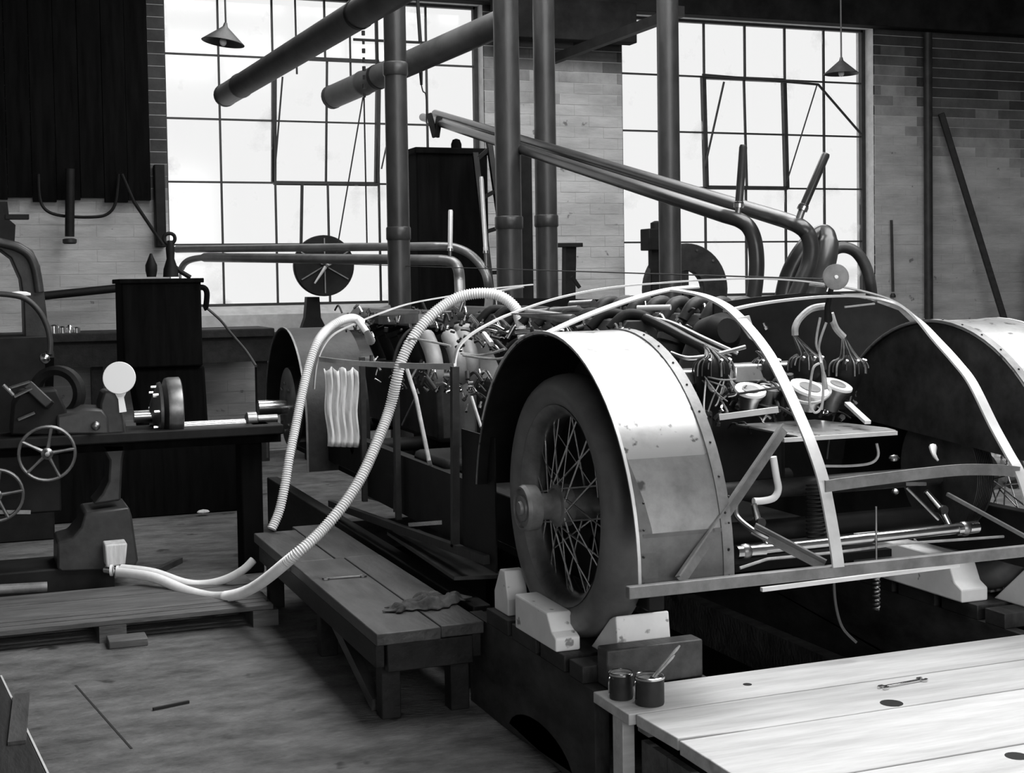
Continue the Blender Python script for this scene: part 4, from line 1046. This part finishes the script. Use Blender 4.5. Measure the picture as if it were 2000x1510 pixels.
# ---------------------------------------------------------------- overhead ducts, lamps, cords
def duct(a, b, r, label, hang):
    t = thing('overhead_duct', a, label, 'duct')
    a, b = V(a), V(b); d = (b-a).normalized()
    MB().tube([a, a+d*.02, a+d*.5, a+d*.52, a+d*.55, a+d*.57, b], [r*.98, r, r, r*1.06, r*1.06, r, r], 22).build('pipe', 'duct_grey', t)
    MB().lathe([(r*.96, .03), (r*1.03, .03), (r*1.03, -.01), (r*.96, -.01)], a, d, 22, closed=True).build('rim', 'dark_iron', t)
    for k in hang:
        p = a.lerp(b, k)
        MB().lathe([(r*1.01, -.02), (r*1.05, -.02), (r*1.05, .02), (r*1.01, .02)], p, d, 22, closed=True).build('strap', 'black_iron', t)
        MB().tube([p+V((0, 0, r)), V((p.x, p.y, 5.3))], .012, 6).build('hanger_rod', 'black_iron', t)
    return t
duct((2.175,12.434,3.287), (2.550,7.567,3.412), .100, 'long round overhead duct with an open end beside the hanging lamp', (.72,))
duct((3.221,12.781,3.348), (4.025,10.386,3.666), .108, 'second round overhead duct passing behind the iron column', (.3,))

def lamp(apex, r, h, tilt, label):
    t = thing('pendant_lamp', V(apex)-V((0, 0, h)), label, 'lamp', 'hanging shop lamps')
    ax = V(tilt).normalized()
    MB().lathe([(.012, .03), (.02, .0), (.03, -.01), (r, -h), (r*.985, -h-.004), (.028, -.02)], apex, ax, 28).build('shade', 'shade_enamel', t)
    MB().tube([V(apex)+ax*.03, V((apex[0]-.005, apex[1], 5.3))], .008, 6).build('cord', 'wire_dark', t)
    MB().ball(V(apex)-ax*(h-.005), .028, 12, (1, 1, 1.2)).build('bulb', 'enamel_white', t)
lamp((1.936,11.000,3.625), .168, .125, (.16, 0, 1), 'black cone-shaped lamp shade hanging beside the open duct end')
lamp((7.735,11.200,3.641), .165, .125, (-.0, 0, 1), 'black cone-shaped lamp shade hanging in front of the right window')

t = thing('pull_cord', (3.273,11.898,3.260), 'chain and two thin cords hanging from the ducts to the disc pulley', 'cord')
a = V((3.282,11.867,3.898)); b = V((3.275,11.841,3.204))
for k in range(9):
    p = a.lerp(b, k/9+.02); q = a.lerp(b, k/9+.075)
    MB().tube([p, q], .016 if k % 2 else .012, 8).build('chain_link', 'black_iron', t)
MB().tube([a, (a.x, a.y, 5.3)], .008, 6).build('chain_hanger', 'black_iron', t)
MB().tube([(3.263,11.847,3.231),(3.110,12.331,1.841)], .007, 6).build('cord', 'wire_dark', t)
MB().tube([(3.271,11.843,3.230),(3.459,12.520,1.913)], .007, 6).build('cord', 'wire_dark', t)
t = thing('hanging_cable', (3.910,12.070,3.051), 'hanging cable with a small dark plug near the end of the sloping pipes', 'cable')
q = V((3.745,11.746,4.034))
MB().tube([(q.x, q.y, 5.3), q, (3.756,11.728,3.712)], .017, 8).build('rod', 'black_iron', t)
MB().tube([(3.756,11.728,3.712),(3.753,11.718,3.444)], .006, 6).build('cord', 'wire_dark', t)
MB().tube([(3.753,11.719,3.453),(3.754,11.713,3.337)], [.018, .012], 8).build('plug', 'black_iron', t)
MB().tube(spline([(3.754,11.713,3.337),(3.796,11.803,3.296),(3.851,11.887,3.264),(3.910,12.070,3.051)], 5), .006, 6).build('cord', 'wire_dark', t)
MB().tube([(3.053,12.351,1.796),(2.979,4.424,1.607)], .0035, 6).build('control_wire', 'wire_dark', label='taut thin wire stretched from the disc pulley to the gauge disc', cat='wire')

# ---------------------------------------------------------------- pulleys and machines along the window wall
def xz(pts): return [(p[0], p[2]) for p in pts]
t = thing('disc_pulley', (3.034,12.500,1.403)[:2]+(0,), 'solid dark disc pulley with pale spokes in front of the wide window', 'pulley')
c = V((3.042,12.500,1.780))
MB().lathe([(.272, -.04), (.278, -.03), (.278, .03), (.272, .04), (.04, .045)], c, (0, 1, 0), 48).build('disc', 'black_iron', t)
for k in range(6):
    a = R(90+60*k)
    MB().bar(c+V((.03*math.cos(a), -.046, .03*math.sin(a))), c+V((.25*math.cos(a), -.046, .25*math.sin(a))), .010, .010).build('spoke', 'dull_steel', t)
MB().lathe([(.03, 0), (.028, .06), (.012, .09)], c+V((0, -.04, 0)), (0, -1, 0), 12).build('boss', 'bright_steel', t)
MB().tube([c+V((.08, -.12, .05)), c+V((0, -.11, 0)), c+V((-.11, -.10, -.16))], [.02, .018, .008], 8).build('crank', 'strip_alloy', t)
MB().prism(xz([(2.898,12.600,1.498),(3.012,12.600,1.496),(3.022,12.600,1.307),(3.092,12.600,1.164),(2.829,12.600,1.172),(2.879,12.600,1.311)]), 12.56, 12.66, 'y').build('bearing_stand', 'black_iron', t)
MB().box((c.x-.17, 12.54, 0), (c.x+.05, 12.70, (2.900,12.600,1.179)[2])).build('pedestal', 'black_iron', t, bevel=.01)

t = thing('tall_tank', (4.25, 12.6, 0), 'tall black square tank standing before the wide window', 'tank')
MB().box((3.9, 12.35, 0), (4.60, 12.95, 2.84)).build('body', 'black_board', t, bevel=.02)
MB().box((3.88, 12.33, 2.80), (4.62, 12.97, 2.86)).build('top_rim', 'black_board', t, bevel=.01)
MB().lathe([(.05, 0), (.05, .05), (.035, .09), (.01, .10)], (4.34, 12.5, 2.86), (0, 0, 1), 14).build('filler_cap', 'black_board', t)
t = thing('ladder_frame', (4.85, 12.3, 0), 'dark narrow ladder frame leaning beside the tall black tank', 'ladder')
la, lb = (V((4.363,11.700,1.567)), V((4.419,12.200,2.796))); ra, rb = (V((4.544,11.700,1.564)), V((4.557,12.200,2.917)))
for a, b in ((la, lb), (ra, rb)):
    dn = a + (a-b)*(a.z/(b.z-a.z))
    MB().bar((dn.x, dn.y, 0.01), b, .05, .05).build('rail', 'black_iron', t)
for k in (.1, .4, .65, .95): MB().bar(la.lerp(lb, k), ra.lerp(rb, k), .035, .035).build('rung', 'black_iron', t)

t = thing('belt_wheel', (6.927,12.800,1.475)[:2]+(0,), 'large dark belt wheel in front of the right window', 'wheel')
c = V((6.916,12.800,1.496))
MB().lathe([(.47, -.05), (.478, -.04), (.478, .04), (.47, .05), (.20, .05), (.195, 0), (.20, -.05)], c, (0, 1, 0), 48, closed=True).build('rim', 'dark_iron', t)
for k in range(12):
    a = R(15+30*k); MB().cyl(c+V((.42*math.cos(a), -.052, .42*math.sin(a))), c+V((.42*math.cos(a), -.064, .42*math.sin(a))), .014, 8).build('bolt', 'dull_steel', t)
MB().bar(c+V((-.2, 0, 0)), c+V((.2, 0, 0)), .05, .06).build('spoke', 'dark_iron', t)
MB().bar(c+V((0, 0, -.2)), c+V((0, 0, .2)), .05, .06, (1, 0, 0)).build('spoke', 'dark_iron', t)
MB().box((c.x-.2, 12.86, 0), (c.x+.2, 13.1, c.z)).build('pedestal', 'black_iron', t, bevel=.01)
bb = (6.546,12.700,2.022)
MB().box((bb[0]-.11, 12.66, bb[2]-.12), (bb[0]+.13, 12.86, bb[2]+.10)).build('bearing_block', 'black_iron', t, bevel=.01)
MB().lathe([(.06, 0), (.06, .06), (.02, .08)], (bb[0]+.02, 12.75, bb[2]+.10), (0, 0, 1), 12).build('oil_cup', 'black_iron', t)
MB().box((bb[0]-.05, 12.72, 0), (bb[0]+.05, 12.80, bb[2]-.12)).build('bearing_post', 'black_iron', t)

t = thing('iron_stand', (5.460,12.600,1.551)[:2]+(0,), 'small iron stand with a flat top against the pier between the windows', 'stand')
a = V((5.504,12.600,1.957))
MB().box((a.x-.13, 12.5, a.z-.02), (a.x+.13, 12.7, a.z+.02)).build('top', 'black_iron', t, bevel=.004)
MB().prism([(a.x-.07, 0), (a.x+.02, 0), (a.x+.08, a.z-.02), (a.x-.03, a.z-.02)], 12.55, 12.65, 'y').build('leg', 'black_iron', t)
MB().bar((5.422,12.300,1.649), (5.501,12.300,1.540), .03, .03).build('foot_bar', 'black_iron', t)

# pedestal machine left of the wide window with tools on it
t = thing('machine_pedestal', (1.4, 11.1, 0), 'squat black machine pedestal beneath the wide window', 'machine')
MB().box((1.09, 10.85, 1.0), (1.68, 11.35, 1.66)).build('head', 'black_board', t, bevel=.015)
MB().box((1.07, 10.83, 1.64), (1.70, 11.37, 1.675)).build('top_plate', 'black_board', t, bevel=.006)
MB().prism([(1.2, 0), (1.75, 0), (1.72, .5), (1.70, 1.0), (1.15, 1.0), (1.22, .5)], 10.9, 11.3, 'y').build('base', 'black_board', t, bevel=.02)
MB().tube(spline([(1.661,10.900,1.601),(1.707,10.900,1.600),(1.730,10.900,1.560),(1.720,10.900,1.458),(1.704,10.900,1.442)], 5), .022, 8).build('side_handle', 'black_board', t)
t = thing('pump_handle', (1.468,11.000,1.687), 'black upright valve with a round ring knob on the pedestal', 'valve')
MB().lathe([(.06, 0), (.055, .06), (.03, .14), (.035, .22), (.02, .28)], (1.475,11.000,1.687), (0, 0, 1), 14).build('body', 'black_iron', t)
MB().tube(spline([(1.470,11.000,1.935),(1.432,11.000,1.967),(1.437,11.000,2.006),(1.472,11.000,2.022),(1.506,11.000,2.006),(1.509,11.000,1.966)], 5, True), .014, 8).build('ring', 'black_iron', t)
MB().tube([(1.501,11.000,1.769),(1.546,11.000,1.729),(1.623,11.000,1.681)], .018, 8).build('arm', 'black_iron', t)
MB().lathe([(.035, 0), (.045, .05), (.045, .09), (.02, .15), (.008, .18)], (1.329,11.000,1.689), (0, 0, 1), 12).build('oil_bottle', 'black_iron', label='small pointed black oil bottle on the pedestal', cat='bottle')
MB().tube(spline([(1.727,10.950,1.449),(1.827,10.900,1.349),(1.876,10.700,1.246),(1.908,10.300,1.133),(1.904,9.900,1.040)], 6), .010, 8).build('drain_tube', 'wire_dark', label='thin dark tube sagging from the pedestal towards the rear fairing', cat='tube')

# bench against the brick wall
t = thing('wall_bench', (.6, 12.9, 0), 'dark fitters bench along the brick wall', 'bench')
zb = (1.009,12.600,1.222)[2]
MB().box((-.6, 12.6, zb-.08), (2.6, 13.35, zb)).build('top', 'black_wood', t, bevel=.01)
MB().box((-.6, 12.65, zb-.30), (2.6, 12.70, zb-.08)).build('apron', 'black_wood', t)
for x in (-.5, 1.0, 2.45): MB().box((x, 12.7, 0), (x+.1, 12.8, zb-.08)).build('leg', 'black_wood', t)
for i, (px, r, h) in enumerate(((63, .03, .05), (76, .05, .07), (105, .05, .08), (122, .035, .06), (136, .028, .07), (150, .03, .05))):
    p = (0.524,12.750,1.254); d = ((0.892,12.750,1.244)[0]-p[0])/87
    MB().lathe([(r, 0), (r, h*.8), (r*.6, h), (.004, h)], (p[0]+d*(px-63), 12.75, zb), (0, 0, 1), 12).build('oil_can', 'bright_steel', label=('low bright can at the arched machine end of the fitters bench', 'squat wide can second from the arched machine on the bench', 'tall wide can in the middle of the row on the fitters bench', 'medium bright can beside the tall wide can on the bench', 'slim tall can second from the far end of the bench row', 'low bright can at the pedestal end of the bench row')[i], cat='can', group='cans on the fitters bench')

# big round-shouldered machine at the left edge
t = thing('arched_machine', (0.1, 9.6, 0), 'large round-shouldered iron machine standing behind the lathe', 'machine')
out = [(-0.545,9.600,0.225),(-0.503,9.600,1.127),(-0.468,9.600,1.512),(-0.365,9.600,1.800),(-0.182,9.600,1.948),(0.031,9.600,1.986),(0.214,9.600,1.940),(0.322,9.600,1.913),(0.406,9.600,1.860),(0.447,9.600,1.760),(0.468,9.600,1.593),(0.487,9.600,1.358),(0.492,9.600,1.090),(0.480,9.600,0.149)]
inn = [(0.328,9.600,0.160),(0.341,9.600,1.096),(0.341,9.600,1.329),(0.340,9.600,1.528),(0.325,9.600,1.678),(0.273,9.600,1.811),(0.212,9.600,1.861),(0.028,9.600,1.895),(-0.154,9.600,1.863),(-0.293,9.600,1.735),(-0.359,9.600,1.510),(-0.385,9.600,1.123),(-0.427,9.600,0.217)]
sp = xz(out)+xz(inn)
sp = [(a, max(b, 0.0)) for a, b in sp]
MB().prism(sp, 9.45, 9.85, 'y').build('arch_frame', 'dark_iron', t, bevel=.01)
MB().tube(spline([(-0.439,9.440,1.545),(-0.330,9.440,1.791),(-0.150,9.440,1.917),(0.090,9.440,1.948),(0.210,9.440,1.909),(0.313,9.440,1.879),(0.386,9.440,1.823),(0.420,9.440,1.731),(0.438,9.440,1.593)], 6), .03, 10).build('rim', 'machine_paint', t)
MB().box((-1.1, 9.4, 0), ((0.489,9.500,1.162)[0], 9.9, (0.474,9.500,1.312)[2])).build('base', 'black_iron', t, bevel=.01)
MB().prism(xz([(0.182,9.550,1.925),(0.189,9.550,2.170),(0.263,9.550,2.171),(0.272,9.550,2.056),(0.308,9.550,2.023),(0.299,9.550,1.908)]), 9.5, 9.7, 'y').build('bracket', 'black_iron', t)
MB().bar((0.248,9.550,2.076), (0.391,9.550,2.076), .12, .03).build('oiler_plate', 'black_iron', t)
MB().tube(spline([(0.134,9.000,1.590),(0.250,9.000,1.579),(0.337,9.000,1.553),(0.409,9.000,1.482),(0.457,9.000,1.381),(0.472,9.000,1.286),(0.467,9.000,1.211)], 6), .018, 10).build('curved_arm', 'machine_paint', t)
MB().ball((0.439,9.000,1.187), .035, 10).build('arm_end', 'bright_steel', t)
MB().bar((0.467,9.000,1.211), (0.473,9.300,0.977), .05, .05).build('arm_mount', 'black_iron', t)
MB().ball((0.309,9.200,1.580), .05, 10, (1.4, .6, .4)).build('white_cup', 'enamel_white', t)

# ---------------------------------------------------------------- lathe
t = thing('lathe', (.5, 7.9, 0), 'dark belt-driven lathe with a spoked handwheel and large faceplate', 'lathe')
MB().prism(xz([(0.555,7.700,0.422),(0.782,7.700,0.438),(0.797,7.700,0.381),(0.823,7.700,0.144),(0.800,7.700,0.099),(0.428,7.700,0.116),(0.407,7.700,0.134),(0.411,7.700,0.275),(0.484,7.700,0.291),(0.532,7.700,0.347)]), 7.7, 8.05, 'y').build('foot_casting', 'machine_paint', t, bevel=.012)
MB().prism(xz([(0.601,7.740,0.456),(0.744,7.740,0.468),(0.760,7.740,0.683),(0.779,7.740,0.770),(0.646,7.740,0.778),(0.691,7.740,0.687),(0.683,7.740,0.577),(0.650,7.740,0.511)]), 7.74, 8.0, 'y').build('standard', 'machine_paint', t, bevel=.012)
q = xz([(0.407,7.700,0.134),(0.800,7.700,0.110)])
MB().box((-.6, 7.72, 0), (q[1][0]-.1, 8.1, q[0][1])).build('plinth', 'black_iron', t, bevel=.01)
MB().box((-.6, 7.78, (0.390,7.800,0.425)[2]), ((0.442,7.800,0.421)[0], 8.0, (0.399,7.800,0.753)[2])).build('cabinet', 'black_iron', t, bevel=.01)
zb0 = (0.653,7.700,0.787)[2]; zb1 = (0.655,7.700,0.842)[2]
MB().box((-.6, 7.66, zb0), (1.62, 8.02, zb1)).build('bed', 'black_iron', t, bevel=.008)
MB().box((-.6, 7.74, zb0-.05), (1.62, 7.94, zb0)).build('bed_web', 'black_board', t)
MB().prism(xz([(0.424,7.660,0.847),(0.427,7.660,0.949),(0.525,7.660,0.961),(0.564,7.660,0.980),(0.655,7.660,0.971),(0.685,7.660,0.928),(0.690,7.660,0.833)]), 7.68, 7.98, 'y').build('headstock', 'machine_paint', t, bevel=.012)
MB().prism(xz([(0.644,7.700,0.831),(0.648,7.700,0.995),(0.671,7.700,1.062),(0.745,7.700,1.067),(0.764,7.700,0.990),(0.786,7.700,0.824)]), 7.72, 7.95, 'y').build('bearing_pillar', 'machine_paint', t, bevel=.012)
MB().ball((0.616,7.630,0.888), .025, 12).build('oil_knob', 'dull_steel', t)
MB().prism(xz([(0.195,7.750,0.851),(0.212,7.750,1.011),(0.251,7.750,1.077),(0.431,7.750,1.083),(0.479,7.750,0.972),(0.481,7.750,0.835)]), 7.72, 8.0, 'y').build('gearbox', 'black_iron', t, bevel=.012)
# tilted tool block with bright clamps
MB().bar((0.289,7.700,1.114), (0.393,7.660,1.005), .05, .09, (0, -1, 0)).build('tool_block', 'machine_paint', t, bevel=.006)
for a, b in (((0.194,7.650,1.105), (0.295,7.650,1.135)), ((0.217,7.650,1.059), (0.304,7.650,1.100)), ((0.164,7.620,1.124), (0.212,7.620,1.069)), ((0.232,7.650,0.939), (0.315,7.650,0.972))):
    MB().tube([a, b], .010, 8).build('clamp_bolt', 'bright_steel', t)
MB().lathe([(.10, -.03), (.13, -.04), (.15, -.03), (.15, .03), (.13, .04), (.10, .03)], (0.449,8.000,1.043), (.5, 1, 0), 32, closed=True).build('round_casting', 'black_iron', t)
# handwheels
def handwheel(c, r, ax, parent, spokes):
    c = V(c); ax = V(ax).normalized(); sd, u_ = frame(ax)
    ring = [c+(sd*math.cos(2*math.pi*k/36)+u_*math.sin(2*math.pi*k/36))*r for k in range(37)]
    hw = MB().tube(ring, .0095, 8, False).build('handwheel', 'dull_steel', parent)
    MB().lathe([(.03, -.02), (.03, .015), (.02, .02), (.012, .035), (.004, .036)], c, ax, 16).build('hub', 'dull_steel', hw)
    for k in range(spokes):
        d = sd*math.cos(2*math.pi*k/spokes+.5)+u_*math.sin(2*math.pi*k/spokes+.5)
        MB().tube([c+d*.022, c+d*r*.6, c+d*r], [.011, .008, .010], 8).build('spoke', 'dull_steel', hw)
    return hw
handwheel((0.365,7.550,0.766), .138, (0, -1, 0), t, 5)
handwheel((0.112,7.500,0.574), .13, (0, -1, 0), t, 5)
for p in ((0.365,7.550,0.766), (0.112,7.500,0.574)): MB().cyl(V(p), V(p)+V((0, .3, 0)), .018, 10).build('wheel_shaft', 'dark_iron', t)
# faceplate, spindle and long bright shaft
fc = V((1.024,7.850,0.938))
MB().lathe([(.04, -.10), (.07, -.09), (.15, -.06), (.155, -.045), (.12, -.04), (.172, -.02), (.178, 0), (.178, .055), (.172, .06), (.06, .065)], fc, (1, 0, 0), 44).build('faceplate', 'dull_steel', t)
for k in range(8):
    a = 2*math.pi*k/8; p = fc+V((-.065, .125*math.cos(a), .125*math.sin(a)))
    MB().cyl(p, p+V((-.03, 0, 0)), .011, 6).build('faceplate_bolt', 'bright_steel', t)
MB().cyl(((0.835,7.850,0.845)[0], fc.y, fc.z-.03), fc+V((-.08, 0, -.03)), .034, 16).build('spindle', 'bright_steel', t)
MB().cyl((fc.x+.05, fc.y, fc.z-.095), ((1.468,7.850,0.841)[0], fc.y, fc.z-.095), .024, 14).build('long_shaft', 'bright_steel', t)
tx = (1.503,7.850,0.839)[0]
MB().lathe([(.03, -.06), (.045, -.05), (.045, 0), (.025, .01), (.025, .12)], (tx, fc.y, fc.z-.08), (1, 0, 0), 16).build('tailstock_centre', 'dull_steel', t)
MB().box((tx-.05, 7.72, zb1), (tx+.06, 7.96, fc.z-.12)).build('tailstock', 'machine_paint', t, bevel=.01)
MB().box((1.40, 7.78, 0), (1.52, 7.95, zb0-.05)).build('end_leg', 'black_board', t, bevel=.01)
MB().cyl(V((0.070,7.600,0.077)), V((0.349,7.600,0.067)), .026, 12).build('foot_rail', 'rail_grey', t)
MB().bar((0.106,7.600,0.476), (0.279,7.600,0.463), .02, .02).build('feed_rod', 'dull_steel', t)

d = thing('white_disc', (0.758,7.660,0.911), 'round white disc on a flat white stem beside the lathe', 'disc')
c = V((0.745,7.660,1.135))
MB().lathe([(.084, -.004), (.086, 0), (.084, .004)], c, (-.25, -1, .1), 36).build('plate', 'enamel_white', d)
MB().prism(xz([(0.721,7.670,1.054),(0.781,7.670,1.057),(0.767,7.670,1.030),(0.779,7.670,0.953),(0.742,7.670,0.949),(0.738,7.670,1.020)]), 7.665, 7.672, 'y').build('stem', 'enamel_white', d)
MB().tube([(0.757,7.690,0.952),(0.766,7.690,0.902),(0.769,7.690,0.825)], .006, 6).build('wire_foot', 'dull_steel', d)
MB().prism(xz([(0.639,7.600,0.268),(0.754,7.600,0.269),(0.741,7.600,0.155),(0.644,7.600,0.148)]), 7.55, 7.69, 'y').build('drip_tin', 'canvas', bevel=.008, label='pale stained drip tin hung under the lathe foot casting', cat='tin')
MB().bar((0.874,7.400,0.132), (1.031,7.600,0.146), .03, .03).build('floor_bar', 'dark_iron', label='short dark bar standing off the floor behind the hoses', cat='bar')
MB().ball((1.510,9.900,0.027), .035, 8, (1.3, .8, .5)).build('cotton_waste', 'canvas', label='small pale wad of cotton waste on the floor behind the hoses', cat='waste')
MB().box((-.9, 10.0, 0), (1.80, 10.35, .60)).build('added_dark_box', 'black_board', label='long low black box added to darken the area behind the lathe', cat='cupboard', bevel=.01)  # black box added to keep this area dark
